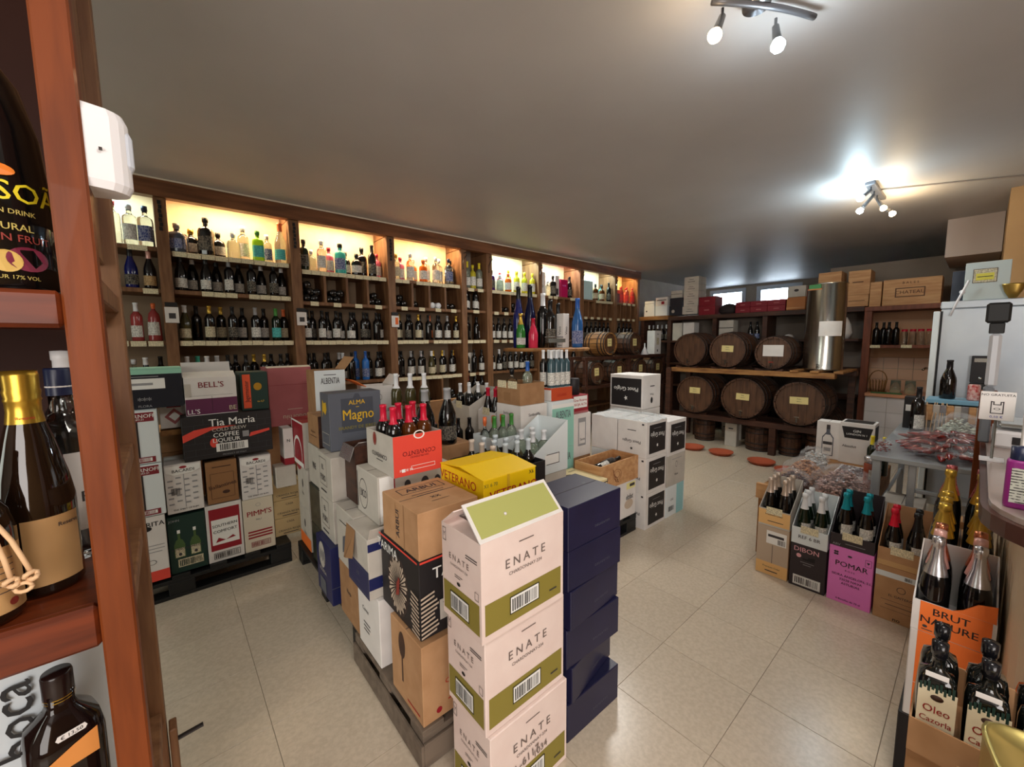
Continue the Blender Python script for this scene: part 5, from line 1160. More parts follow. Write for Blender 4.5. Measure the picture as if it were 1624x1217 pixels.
# stacks behind the crate: mint printed pair, white ones
carton('mint carton with tall dark lettering, lower', 2.215, 2.10, .36, .25, .30, .36, bwhite, [('rect', 'y', .0, .0, 1, 1, alb), ('text', 'y', .5, .78, .085, 'ALBENTIA', MATS['slate grey carton board'], 0, .45), ('rect', 'x', .55, .78, .75, .9, ink)])
carton('mint carton with tall dark lettering, upper', 2.215, 2.10, .7215, .25, .30, .375, bwhite, [('rect', 'y', 0, 0, 1, .85, alb), ('rect', 'y', 0, .85, 1, .93, white), ('text', 'y', .5, .70, .085, 'ALBENTIA', MATS['slate grey carton board'], 0, .45), ('ell', 'y', .5, .22, .02, .012, ink), ('text', 'x', .5, .70, .05, 'ALBIS', ink, 0, .5), ('rect', 'x', .3, .9, .7, .92, ink)])
carton('carton base beneath the mint cartons', 2.215, 2.105, 0, .25, .30, .3585, cardd)
carton('white carton with pictured bottles left of the mint pair', 1.93, 2.14, .72, .27, .28, .37, whitec, [('text', 'x', .5, .82, .03, 'Sanbodilla', ink), ('poly', 'x', [(.4, .1), (.6, .1), (.6, .4), (.53, .5), (.53, .6), (.47, .6), (.47, .5), (.4, .4)], Lb), ('text', 'y', .5, .8, .03, 'Sanbodilla', ink)])
carton('brown carton under the white pictured-bottle carton', 1.93, 2.14, 0, .27, .28, .718, cardd)
t = opencarton('brown open carton with two tags holding a yellow-labelled bottle', 1.93, 2.15, 1.092, .25, .26, .16, cardd, side='x', prints=[('rect', 'x', .3, .15, .6, .55, cardin)])
for yy in (.07, -.05): MB().box(-.128, yy-.05, .12, -.126, yy+.05, .175).build('price_card', tagm, t)
bottle('clear bottle with black ribbon in the brown open carton', 2.01, 2.33, 1.0965, 'squat', clearg, Ck, Lw, h=.26); bottle('blue-capped bottle with yellow label in the brown open carton', 2.09, 2.24, 1.0965, 'bordeaux', paleg, Cb, Lg, h=.31)
carton('orange-red and white carton on the mint pair', 2.225, 2.12, 1.0985, .24, .26, .10, whitec, [('rect', 'y', 0, 0, 1, 1, mat('rust orange print', (196, 74, 36), .6)), ('rect', 'x', .25, .35, .6, .7, ink), ('rect', 'x', 0, .85, 1, 1, MATS['rust orange print']), ('text', 'y', .5, .4, .03, 'LEGARIS', MATS['red ink'])], tape=False)
for k in range(8):
    bottle('%s bottle on the orange-red carton, %s' % (['pale blue label', 'dark white-capped'][k//4], ORD[k % 4]+' of four'), 2.265+.066*(k % 4)*.9+.0, 2.16+.085*(k//4), 1.1995, 'bordeaux', [mat('blue-grey glass', (60, 84, 92), .1), darkg][k//4], Cw, Lw, h=.29, r=.029, lz=(.06, .4), group=['pale blue labelled bottles', 'dark white-capped bottles'][k//4])
carton('white red-topped carton with framed lettering card', 2.49, 2.12, .60, .22, .27, .36, whitec, [('rect', 'y', .25, .25, .7, .9, lace), ('text', 'y', .5, .4, .03, 'Santa', ink), ('rect', 'y', .3, .3, .65, .8, whitec)])
t = carton('red and white lettered carton above the framed one', 2.49, 2.14, .9615, .21, .24, .15, crimson, [('rect', 'y', .1, .30, .92, .95, white), ('text', 'y', .5, .72, .03, 'Gran Reserva', redink), ('text', 'y', .5, .48, .03, 'RIOJA ALTA', redink), ('rect', 'y', 0, 0, 1, .12, MATS['old rose carton board'])])
carton('tan carton under the framed lettering carton', 2.48, 2.12, 0, .23, .27, .598, cardd)

t = MB().lathe([(0, 0), (.05, 0), (.05, .13), (.046, .135), (0, .135)], 20).build('black_tin', blackc, None, (2.785, 2.02, .9445)); t.location = (2.60, 2.22, 1.1125); tag(t, 'small black cylindrical tin in front of the topmost black and white carton', 'tin')
# open slanted cartons further back
def slant(label, x, y, z, w, d, h, hf, m, bot, n, pr=(), gp=None, rows=1, side='x', hb=.30):
    t = opencarton(label, x, y, z, w, d, h, m, hf=hf, side=side, prints=pr)
    MB().box(-w/2-.002, -.045, hf-.03, -w/2-.0005, .045, hf+.03).build('price_card', tagm, t)
    for k in range(n):
        i, j = k % 2, k//2
        bottle('%s in the %s, %s' % (bot[4], label, ORD[k]), x+.06+.095*j, y+d*(.27+.46*i), z+.0045, bot[0], bot[1], bot[2], bot[3], group=bot[4]+' in '+label[:24], h=hb)
    return t
slant('slant-cut white carton of red-capped bottles', 1.94, 2.46, .84, .33, .22, .36, .16, whitec, ('burgundy', darkg, Cr, None, 'red-capped dark bottle'), 4, hb=.34)
slant('slant-cut brown carton by the blue tagged one', 2.16, 2.44-.20, 1.26+.0, .01, .01, .01, .005, cardd, ('burgundy', darkg, Cr, None, ''), 0) if False else None
carton('grey draped carton stack base at the back', 1.94, 2.455, 0, .33, .23, .838, greyw)
slant('slant-cut black and beige carton with cream tag', 2.28, 2.45, .80, .30, .22, .40, .20, greyw, ('bordeaux', darkg, Ck, Lk, 'black-capped dark bottle'), 4, pr=[('rect', 'x', 0, 0, 1, .62, inkblack), ('text', 'x', .5, .35, .045, 'Rueda', white)])
carton('black carton with white script below the slant-cut carton', 2.28, 2.45, .40, .30, .22, .398, blackc, [('text', 'x', .5, .6, .05, 'Ramon', white)]); carton('black carton at floor below the slant-cut carton', 2.28, 2.45, 0, .30, .22, .398, blackc)
slant('grey cardboard display of white-capped bottles', 1.92, 2.78, .86, .30, .30, .30, .16, greyw, ('bordeaux', darkg, Cw, Lk, 'white-capped dark bottle'), 6, hb=.33)
carton('streaked grey base under the display of white-capped bottles', 1.92, 2.78, 0, .30, .30, .858, greyw)
carton('flattened tan carton standing before the fourth bay', 1.93, 3.50, .0, .50, .06, .98, cardd, tape=False)
t = opencarton('low open carton of clear gin bottles with green and gold caps', 1.655, 2.10, .70, .25, .25, .20, bwhite, side='x', prints=[('frame', 'y', .1, .3, .9, .7, ink, .003), ('bars', 'y', .15, .35, .85, .65, ink)])
for k in range(6):
    bottle('%s bottle in the low open carton, %s' % (['green-capped clear', 'gold-capped clear'][k // 3], ORD[k]), 1.70+.078*(k % 3), 2.16+.11*(k//3), .7045, ['bordeaux', 'squat'][k//3], [paleg, clearg][k//3], [Cgn, Co][k//3], Lw, h=[.34, .32][k//3], r=.036, group='clear gin bottles')
carton('black carton below the clear gin bottles', 1.65, 2.105, .0, .26, .24, .698, blackc)
for k in range(5):
    bottle('dark red bottle standing on floor boxes behind the coral carton, %s' % ORD[k], 1.49+.08*k, 2.62+.04*(k % 2), .66, 'bordeaux', darkg, [Cr, Ck, Cr, Ck, Ck][k], Lk, group='dark bottles behind the coral carton')
carton('brown carton carrying the dark red bottles', 1.45, 2.55, 0, .42, .20, .6595, cardd)

# black and white lettered cartons at the aisle corner
jl = [('rect', 'y', .14, .10, .94, .90, blackc), ('text', 'y', .54, .60, .055, 'Pinot Grigio', white, PI-.05, .8), ('poly', 'y', [(.54+.055*math.cos(a)*(1 if k % 2 else .45)*1.0, .30+.06*math.sin(a)*(1 if k % 2 else .45)) for k, a in enumerate([q*PI/5 for q in range(10)])], white), ('rect', 'y', .35, .78, .7, .79, lace)]
js = [('text', 'x', .5, .42, .035, 'Pinot Grigio', ink, PI), ('rect', 'x', .35, .72, .65, .74, ink), ('poly', 'x', [(.5+.06*math.cos(a)*(1 if k % 2 else .45), .22+.05*math.sin(a)*(1 if k % 2 else .45)) for k, a in enumerate([q*PI/5 for q in range(10)])], inkblack), ('rect', 'x', .85, .9, .92, .95, ink)]
nm = ['lowest', 'middle', 'upper']
for k in range(3):
    carton('white carton with black star panel, %s of the aisle corner stack' % nm[k], 2.895-.005*k, 1.70, .302*k, .32, .27, .30, whitec, jl+js, group='star panel cartons')
carton('rumpled film sheet carton top', 0, 0, 0, .1, .1, .1, white) if False else None
for k in range(3): carton('pale carton behind the aisle corner stack, %s' % nm[k], 2.895, 1.985, .302*k, .32, .27, .30, [greyw, bwhite, whitec][k])
for k in range(3): carton('pale carton under the topmost black-panelled carton, %s' % nm[k], 3.36, 2.03, .303*k, .32, .36, .302, [greyw, bwhite, whitec][k])
film = mat('clear plastic film', (225, 236, 240), .12, trans=.0, alpha=.35)
b = MB(); nn = 9; vs = []; fs_ = []
for i in range(nn):
    for j in range(nn):
        vs.append((-.18+.36*i/(nn-1), -.15+.52*j/(nn-1), .006+RN.uniform(0, .012) if 0 < i < nn-1 and j > 0 else -.02+RN.uniform(0, .02)))
for i in range(nn-1):
    for j in range(nn-1): fs_.append((i*nn+j, (i+1)*nn+j, (i+1)*nn+j+1, i*nn+j+1))
tag(b.add(vs, fs_).build('plastic_film', film, None, (3.055, 1.84, .914)), 'torn clear plastic film draped over the aisle corner stack', 'film')
carton('topmost white carton with black panel standing on the aisle corner stack', 3.36, 2.03, .912, .32, .36, .32, whitec, [('rect', 'x', .04, .06, .96, .90, blackc), ('text', 'x', .5, .58, .055, 'Pinot Grigio', white, PI), ('poly', 'x', [(.5+.06*math.cos(a)*(1 if k % 2 else .45), .30+.08*math.sin(a)*(1 if k % 2 else .45)) for k, a in enumerate([q*PI/5 for q in range(10)])], white), ('text', 'y', .5, .42, .03, 'Pinot', ink, PI), ('ell', 'y', .5, .24, .02, .03, inkblack), ('rect', 'y', .4, .65, .65, .68, ink)])
carton('white carton with black star panel, top of the right-hand stack', 3.235, 1.70, .552, .32, .26, .31, whitec, jl+js)
carton('plain off-white carton with small figure mark, middle of the right-hand stack', 3.235, 1.70, .277, .32, .26, .273, greyw, [('ring', 'y', .5, .68, .018, .028, ink), ('rect', 'y', .25, .86, .8, .88, lace), ('text', 'y', .5, .35, .03, 'Viura', ink)])
carton('pale blue-edged carton at the bottom of the right-hand stack', 3.235, 1.70, 0, .32, .26, .275, bwhite, [('rect', 'y', .55, 0, .95, 1, mat('pale aqua print', (150, 200, 205), .6)), ('bars', 'y', .12, .18, .42, .34, inkblack), ('text', 'y', .3, .55, .03, 'LAS', ink)])

# tall round display table with large bottles
t = empty('display_table', (2.90, 2.84, 0), 0, 'round wooden high table carrying oversized bottles on a chrome pole', 'table')
MB().lathe([(0, 1.465), (.42, 1.465), (.43, 1.475), (.43, 1.49), (.42, 1.495), (0, 1.495)], 40).build('tabletop', rack_wood, t)
MB().lathe([(0, .03), (.035, .03), (.035, 1.464), (0, 1.464)], 20).build('pole', steel, t); MB().lathe([(0, 0), (.26, 0), (.26, .015), (.05, .035), (0, .04)], 28).build('base', steel, t)
TZ = 1.4955
big_ = [('oversized dark blue bottle at the left of the round table', 2.70, 3.02, 'burgundy', blueg, Ck, None, .60, .055), ('second oversized dark blue bottle on the round table', 2.80, 2.96, 'burgundy', mat('dark navy glass', (12, 14, 50), .1), Ck, None, .62, .058),
        ('third tall black magnum with pale neck on the round table', 2.92, 2.90, 'bordeaux', darkg, Cw, None, .54, .06), ('green bottle with gold neck net on the round table', 2.62, 2.90, 'champagne', mat('bright green glass', (50, 120, 50), .1), Cg, Lw, .33, .045),
        ('pink-red sparkling bottle on the round table', 2.67, 2.78, 'burgundy', mat('raspberry glass', (206, 50, 80), .1), Cr, None, .28, .045), ('large smoky bottle behind the wire rack on the round table', 2.89, 2.77, 'bordeaux', darkg, Ck, Lk, .46, .055),
        ('large blue bottle at the right of the round table', 3.12, 2.62, 'burgundy', mat('mid blue glass', (40, 90, 150), .1), Cb, Lb, .48, .055), ('dark bottle behind the white gift tube box', 3.10, 2.86, 'bordeaux', darkg, Ck, Lk, .45, .05)]
for n_, x, y, kd, g_, c__, l_, h_, r_ in big_: bottle(n_, x, y, TZ, kd, g_, c__, l_, h=h_, r=r_)
carton('tall slim white gift box with script on the round table', 2.96, 2.66, TZ, .085, .09, .33, whitec, [('text', 'x', .5, .5, .06, 'Vino', ink, PI/2), ('text', 'y', .5, .5, .06, 'Vino', ink, PI/2), ('rect', 'x', .2, .06, .8, .08, ink)], tape=False)
w_ = MB()
for a in range(3): w_.tube([(-.10, .02*a, .0), (-.10, .02*a, .10), (.10, .02*a, .10)], .004, 5)
tag(w_.box(-.11, -.012, .05, .12, -.008, .085).build('wire_card_stand', steel, None, (2.79, 2.60, TZ+.002)), 'little wire stand with a white price strip on the round table', 'stand')

# ------------------------------------------------------------------ cider and cava cartons along the right
dib = mat('plum black carton', (50, 42, 46), .5)
def cider(label, y0, y1, h, hf, m, pr, words, caps, n, lab=Lw, kind='champagne', x=2.93, d=.25, gl=None, sq=0, dy=0, nx=3, cs=(.3,)):
    t = opencarton(label, x, y0, 0, d, y1-y0, h, m, hf=hf, side='x', prints=pr)
    MB().box(-d/2-.003, -.05+dy, hf-.035, -d/2-.0015, .05+dy, hf+.012).build('price_card', tagm, t)
    w = y1-y0
    for k in range(n):
        i, j = k % 2, k//2
        bottle('%s in the %s, %s' % (words, label, ['front left', 'front right', 'middle left', 'middle right', 'rear left', 'rear right'][k]), x+.05+.076*j, y1-w*(.27+.46*i), .0045, kind, gl or darkg, caps[k % len(caps)], lab, group=words+' bottles', h=.31*2 if False else hf+.165 if False else None, r=min(.042, w*.225), cz=.70)
    return t
H_ = .47
def cider2(label, y0, y1, base_h, m, pr, words, caps, n, base_m=None, base_pr=(), lab=Lw, gl=None, tray=.13, dy=0, wall=None, kind='champagne', hb=.31):
    """a closed carton with an open tray of bottles standing on it"""
    x, d, w = 2.93, .248, y1-y0
    if base_h: carton(label+', closed carton below', x, y0, 0, d, w, base_h, base_m or m, base_pr, tape=False)
    t = opencarton(label+', open top carton', x, y0+.001, base_h+.001, d, w-.002, wall or .28, m, hf=tray, side='x', prints=pr)
    MB().box(-d/2-.003, -.045+dy, tray-.03, -d/2-.0015, .045+dy, tray+.016).build('price_card', tagm, t)
    for k in range(n):
        i, j = k % 2, k//2
        bottle('%s in the %s, %s' % (words, label, ['front left', 'front right', 'middle left', 'middle right', 'rear left', 'rear right'][k]), x+.046+.0755*j, y1-w*(.27+.46*i), base_h+.0055,
               kind, gl or darkg, caps[k % len(caps)], lab, group=words+' bottles', r=min(.0365, w*.205), cz=.69, h=hb, lz=(.22, .42))
kr = mat('kraft yellow print', (230, 184, 120), .7)
cider2('light tan cider carton', .71, .89, .335, greyw, [('rect', 'x', 0, .1, 1, .95, kr), ('text', 'x', .5, .7, .016, 'Premium Cider', ink), ('rect', 'x', .3, .3, .8, .34, ink)], 'gold foil cider bottle', [Cs], 6, base_m=cardb,
       base_pr=[('rect', 'x', 0, 0, 1, 1, mat('tan grey board', (190, 170, 148), .8)), ('rect', 'x', 0, .02, 1, .27, kr), ('text', 'x', .5, .18, .016, 'Premium Cider', ink), ('rect', 'x', .3, .09, .7, .11, ink), ('rect', 'x', .30, .66, .93, .92, white), ('bars', 'x', .66, .68, .9, .78, ink), ('rect', 'x', .35, .80, .85, .85, ink), ('rect', 'x', .5, .27, .515, .64, ink)], lab=None, tray=.115)
cider2('plum black cava carton', .515, .70, .28, bwhite, [('text', 'x', .5, .45, .030, 'REF 6 BR', ink), ('rect', 'x', .3, .7, .75, 1, tagm)], 'white foil cava bottle', [Cw], 5, base_m=dib,
       base_pr=[('text', 'x', .45, .88, .042, 'DIBON', mat('rose print', (226, 170, 176), .6)), ('ell', 'x', .25, .74, .013, .013, MATS['rose print']), ('poly', 'x', [(.36, .66), (.7, .66), (.7, .76), (.52, .74), (.5, .7), (.36, .7)], inkblack), ('rect', 'x', .3, .60, .68, .61, lace), ('rect', 'x', .38, .55, .60, .56, lace), ('rect', 'x', .14, .07, .86, .26, white), ('frame', 'x', .12, .055, .88, .275, white, .003), ('bars', 'x', .17, .09, .83, .24, inkblack)], gl=greeng, tray=.105)
cider2('bright pink lettered cider carton', .305, .505, .34, dib, [('rect', 'x', .35, .3, .8, .34, lace), ('text', 'x', .15, .15, .02, 'ABV', lace)], 'teal foil cava bottle', [Ct], 4, base_m=pinkbox,
       base_pr=[('text', 'x', .52, .70, .044, 'POMAR', MATS['plum black carton']), ('text', 'x', .5, .60, .014, 'R O S E', ink), ('text', 'x', .55, .50, .019, 'SIDRA ANGELON, S.L.', inkblack), ('text', 'x', .53, .43, .019, '33520 NAVA', inkblack), ('text', 'x', .53, .36, .019, 'ASTURIAS', inkblack), ('text', 'x', .5, .07, .015, '6 Botellas de 70 cl', inkblack),
                ('ell', 'x', .14, .90, .006, .006, ink), ('ell', 'x', .19, .90, .006, .006, ink), ('ell', 'x', .14, .86, .006, .006, ink), ('ell', 'x', .19, .86, .006, .006, ink), ('ell', 'x', .48, .87, .01, .006, ink), ('frame', 'x', .82, .78, .96, .90, ink, .0015), ('poly', 'x', [(.85, .86), (.93, .86), (.89, .82)], ink)], tray=.075)
cider2('plain brown cider carton', .10, .295, .31, cardb, [('rect', 'x', 0, .0, 1, .3, mat('tan line board', (200, 160, 110), .8))], 'red or black foil cava bottle', [mat('bright red foil', (206, 22, 50), .3), Ck], 4, base_m=cardb,
       base_pr=[('rect', 'x', .0, .80, .85, .90, bwhite), ('bars', 'x', .6, .82, .75, .88, ink), ('ring', 'x', .55, .62, .018, .018, ink), ('text', 'x', .55, .48, .018, 'EL GAITERO', ink), ('rect', 'x', .15, .38, .95, .386, ink), ('rect', 'x', .25, .30, .85, .31, ink), ('rect', 'x', .15, .22, .9, .225, ink), ('text', 'x', .5, .06, .03, 'no', inkblack)], tray=.10)
# orange cava stack near the counter
oj = [('rect', 'x', .10, 0, .95, 1, orange)]
carton('black carton on the floor under the orange cava carton', 1.87, -.10, 0, .26, .20, .25, blackc, [('frame', 'x', .7, .6, .85, .85, lace, .002)], tape=False)
carton('orange and white cava carton, closed', 1.87, -.095, .251, .26, .185, .318, whitec, oj+[('rect', 'x', .1, .40, .95, .405, whitec), ('text', 'x', .35, .72, .05, 'C', inkblack), ('ell', 'x', .2, .10, .008, .006, ink), ('rect', 'x', .17, .04, .30, .055, ink)], tape=False)
t = opencarton('orange and white cava carton lettered brut nature, open with bottles', 1.87, -.095, .5705, .26, .185, .23, whitec, hf=.105, side='x',
    prints=[('rect', 'x', .10, 0, .95, 1.0, orange), ('text', 'x', .48, .74, .034, 'BRUT', inkblack), ('text', 'x', .46, .42, .034, 'NATURE', inkblack), ('ell', 'x', .18, .2, .006, .005, ink), ('rect', 'x', .14, .08, .28, .11, ink)])
MB().prism([(0, 0), (.09, 0), (.09, .055), (.05, .045), (.02, .012)], 0, .004).build('front_rise', orange, t, (-.13, .0, .105), (0, 0, -PI/2))
foils = [silver, Cp, Crg, Cg, Cg, Cg, Cg, mat('glittery rose foil', (226, 130, 130), .3, metal=.5, noise=(150, 60, 60), nscale=160)]
for j in range(3):
    for i in range(2):
        bottle('cava bottle with %s foil in the brut nature carton, %s' % (['silver', 'pale pink', 'rose gold'][j], ['left', 'right'][i]), 1.918+.076*j, .045-.092*i, .5755, 'champagne', darkg, foils[j], None, h=.315, r=.0375, cz=.60)
carton('tan carton under the gold foil cava bottles', 2.16, -.095, 0, .28, .19, .61, cardb)
carton('tan carton under the rose glitter cava bottles', 2.47, -.095, 0, .28, .19, .67, cardb)
for j in range(5):
    for i in range(2):
        bottle('cava bottle with %s foil on the tan carton row, %s %s' % ('gold' if j < 4 else 'glittery rose', ORD[j], ['left', 'right'][i]), 2.21+.092*j+(.05 if j > 2 else 0), .045-.092*i, .6115 if j < 3 else .6715 if j < 4 else .6715, 'champagne', darkg, foils[3+j], None, h=.315, r=.041, cz=.60, group='gold foil cava bottles' if j < 4 else 'glittery rose foil cava bottles')
carton('upright tan divider carton beside the gold foil bottles', 2.76, -.09, 0, .10, .17, .70, cardb)
# olive oil bottles in a tray
carton('brown carton supporting the olive oil tray', 1.31, -.20, 0, .24, .25, .559, cardb)
t = opencarton('low brown tray of olive oil bottles', 1.30, -.205, .560, .26, .255, .11, cardb, hf=.085, side='x')
oleo = mat('olive black glass', (16, 18, 16), .06, coat=.6)
for j in range(2):
    for i in range(3):
        o = bottle('black olive oil bottle with red gothic lettered label, %s row, %s from left' % (['front', 'rear'][j], ORD[i]), 1.345+.09*j, .012-.078*i, .5645, 'spirit', oleo, mat('glossy black cap', (20, 20, 24), .15), None, rz=-PI/2+.10, h=.27, r=.033, sq=.5, cz=.86, group='olive oil bottles')
        if j == 0:
            MB().box(-.0315, -.0345, .035, .0315, -.0335, .170).build('label_paper', mat('oil label', (232, 220, 190), .6), o)
            for a in range(9): MB().box(-.030+.0066*a, -.0349, .160+.006*(a % 2), -.0255+.0066*a, -.0345, .178+.004*(a % 3)).build('leaf_print', green, o)
            MB().lathe([(0, 0), (.011, 0), (.011, .0004), (0, .0004)], 12, sy=.7).build('crest', MATS['dark stained wood'], o, (0, -.0345, .148), (PI/2, 0, 0))
            g = mat('gothic red ink', (150, 30, 24), .6)
            for tt, zz_, sz in (('Oleo', .117, .026), ('Cazorla', .090, .020)): tx(o, tt, sz, g, (0, -.0352, zz_)).scale = (.85, 1.0, 1)
            MB().box(-.028, -.0350, .040, .024, -.0345, .058).build('small_print', Lw, o)
            MB().box(-.022, -.0335, .196, .016, -.0325, .208).build('price_sticker', whitec, o)
# gold tin bottom right
carton('brown carton carrying the gold tin', 1.02, -.30, 0, .26, .27, .60, cardb)
t = empty('gold_tin', (1.15, -.15, .6005), .2, 'square gold tin with dark round mark on its lid', 'tin')
MB().lathe([(0, 0), (.085, 0), (.086, .004), (.086, .165), (.088, .168), (.088, .178), (.080, .180), (.078, .174), (0, .174)], 32, sq=.45).build('body', mat('brushed gold tin', (196, 180, 110), .3, metal=.8), t)
MB().lathe([(0, 0), (.036, 0), (.034, .002), (0, .002)], 24).build('lid_mark', mat('dark teal print', (30, 44, 48), .4), t, (-.02, .01, .1745))

# ------------------------------------------------------------------ counter on the right
brownm = mat('dark brown laminate', (74, 44, 38), .25)
ct = empty('counter', (2.4, -.45, 0), label='beige counter with rounded end and dark brown edged top', cat='counter')
def cp(name, mb, m):
    o = mb.build(name, m, ct); o.location = (-2.4, .45, 0); return o
def rounded(x0, x1, y0, y1, r, z0, z1):
    poly = [(x1, y0), (x1, y1)]; 
    for k in range(9):
        a = PI/2+PI/2*k/8; poly.append((x0+r+r*math.cos(a), y1-r+r*math.sin(a)))
    poly.append((x0, y0)); n = len(poly)
    vs = [(x, y, z0) for x, y in poly]+[(x, y, z1) for x, y in poly]
    return MB().add(vs, [tuple(range(n)), tuple(range(2*n-1, n-1, -1))]+[(i, (i+1) % n, n+(i+1) % n, n+i) for i in range(n)])
cp('body', rounded(1.60, 3.2, -.80, -.112, .20, 0, 1.039), mat('beige counter front', (206, 184, 154), .5))
cp('top_edge', rounded(1.48, 3.22, -.84, -.03, .26, 1.04, 1.085), brownm)
cp('worktop', rounded(1.495, 3.2, -.83, -.045, .25, 1.0855, 1.10), mat('satin counter top', (176, 160, 152), .18, metal=.2))
def cosm(label, x, y, r, h, c, capc, lc, rz=-PI/2):
    t = empty('toiletry_bottle', (x, y, 1.1005), rz, label, 'bottle')
    MB().lathe([(0, 0), (r*.95, 0), (r, .006), (r, h*.74), (r*.9, h*.78), (0, h*.78)], 20, sq=.3).build('body', c, t)
    MB().lathe([(r*.80, h*.775), (r*.80, h*.99), (0, h)], 18).build('cap', capc, t)
    MB().box(-r*.62, -r*1.02-.001, h*.10, r*.62, -r*1.01, h*.66).build('label_paper', Lw, t)
    return t
pur = mat('purple plastic', (150, 40, 130), .4)
cosm('purple bottle with navy cap and white label on the counter edge', 1.70, -.092, .024, .165, pur, Cn, Lw)
cosm('mint green bottle with dark cap nearest on the counter', 1.60, -.135, .026, .165, mat('mint plastic', (70, 190, 160), .4), Cmint, Lw)
cosm('taller magenta bottle behind the purple one on the counter', 1.80, -.135, .03, .24, mat('magenta plastic', (190, 60, 170), .4), mat('magenta plastic', (190, 60, 170), .4), Lw)
carton('white box behind the magenta bottle on the counter', 2.10, -.20, 1.1005, .06, .09, .20, whitec, [('text', 'x', .5, .7, .02, 'GEL', MATS['purple bottle glass'])], tape=False)
carton('dark teal box on the counter behind the toiletries', 2.22, -.28, 1.1005, .1, .13, .22, mat('dark teal board', (24, 96, 110), .5), tape=False)
# sign with bag icon on a stand
t = empty('counter_sign', (2.3, -.055, 1.1005), -PI/2, 'small white counter sign with carrier bag drawing', 'sign')
MB().box(-.03, -.03, 0, .03, .03, .006).build('base', plasticw, t)
MB().cyl((0, .002, .006), (0, .002, .16), .004, 8).build('stem', steel, t)
MB().bbox(-.042, -.004, .15, .042, 0, .255, .001).build('plate', whitec, t)
P_ = Prints(); F_ = (Vector((-.042, -.0042, .15)), Vector((1, 0, 0)), Vector((0, 0, 1)), Vector((0, -1, 0)))
P_.text(F_, .042, .093, .012, 'NO GRATUITA', ink, .0004); P_.text(F_, .042, .012, .012, '0,10 €', mat('blue sign ink', (60, 70, 150), .6), .0004)
for a in ((.026, .026, .029, .07), (.055, .026, .058, .07), (.026, .024, .058, .027), (.026, .066, .034, .069), (.050, .066, .058, .069), (.032, .058, .035, .069), (.049, .058, .052, .069), (.032, .056, .052, .059)): P_.rect(F_, *a, ink, .0004, name='bag_drawing')
P_.ell(F_, .042, .042, .008, .004, ink, .0004, name='bag_drawing', ring=.3)
P_.build(t)
# scale with tall display
t = empty('counter_scale', (2.72, -.20, 1.1005), 0, 'shop scale on counter with black display on silver pole', 'scale')
MB().bbox(-.14, -.14, 0, .14, .14, .07, .01).build('body', plasticw, t)
MB().bbox(-.13, -.13, .085, .13, .13, .10, .008).build('pan', steel, t); MB().cyl((0, 0, .07), (0, 0, .085), .03, 12).build('pan_support', plastic, t)
MB().box(-.143, -.09, .02, -.1405, .09, .05).build('button_strip', blackc, t)
MB().bbox(-.055, .148, 0, .035, .18, .24, .006).build('column_base', mat('grey plastic', (110, 114, 120), .4), t)
MB().bbox(-.028, .142, .24, .012, .178, .47, .01).build('column', mat('silver plastic', (206, 210, 216), .3, metal=.4), t)
MB().bbox(-.024, .138, .47, .008, .182, .515, .003).build('neck', plastic, t)
MB().bbox(-.040, .125, .515, .02, .195, .60, .008).build('display', plastic, t)
o = tag(MB().bbox(3.24, -.075, 0, 3.27, -.015, 1.28, .003).build('wooden_post', orange_wood), 'orange wooden upright at the far end of the counter', 'post')
MB().bbox(-.001, .0, 0, .001, .001, .001).build('x', orange_wood) if False else None

# ------------------------------------------------------------------ cold cabinet and things on it
cb = empty('steel_cabinet', (5.3, -.30, 0), label='large stainless steel refrigerated cabinet behind the counter', cat='refrigerator')
MB().bbox(-.28, -.55, .10, .30, .54, 1.80, .008).build('body', steelm, cb)
MB().bbox(-.285, -.56, 1.80, .31, .545, 1.86, .006).build('top_cap', steelm, cb)
MB().bbox(-.315, .542, .12, -.2805, .582, 1.78, .004).build('door_edge', mat('white enamel', (232, 240, 240), .35), cb)
MB().box(-.29, .528, .12, -.2805, .5415, 1.78).build('dark_gap_strip', plastic, cb)  # black strip painted in for the dark gap beside the door edge
for xx in (-.2, .22):
    for yy in (-.45, .45): MB().cyl((xx, yy, 0), (xx, yy, .10), .02, 8).build('foot', plastic, cb)
t = empty('wall_dispenser', (5.018, .255-.02-.26, 1.03), 0, 'black two-door dispenser box fixed on the steel cabinet', 'dispenser')
MB().bbox(-.05, -.065, 0, 0, .065, .16, .004).build('lower_box', plastic, t); MB().bbox(-.05, -.065, .165, 0, .065, .38, .004).build('upper_box', blackc, t)
MB().box(-.053, -.001, .01, -.0502, .001, .15).build('door_gap', steel, t); MB().lathe([(0, 0), (.012, 0), (.01, .012), (0, .012)], 10).build('chrome_knob', steel, t, (-.051, .01, .20), (0, -PI/2, 0)); MB().box(-.052, -.05, .33, -.0502, .05, .36).build('slot', steel, t)
t = carton('pale framed tin sign panel standing on the steel cabinet', 5.04, -.115, 1.862, .05, .24, .30, mat('pale grey green panel', (190, 200, 196), .5), [('rect', 'x', .18, .45, .72, .82, Lc), ('frame', 'x', .18, .45, .72, .82, MATS['dark stained wood'], .004), ('rect', 'x', .25, .52, .65, .70, mat('lemon print', (216, 206, 80), .6)), ('rect', 'x', .28, .60, .62, .62, ink)], tape=False, cat='panel', name='sign_panel')
t = tag(MB().lathe([(0, 0), (.02, .0), (.045, .05), (.06, .10), (.062, .11), (.0, .115)], 24, sx=.5).build('brass_scoop', mat('brass', (170, 140, 70), .3, metal=.8), None, (4.98+.03, -.155+.02, 1.8605)), 'brass scoop standing on the steel cabinet by the panel', 'scoop')
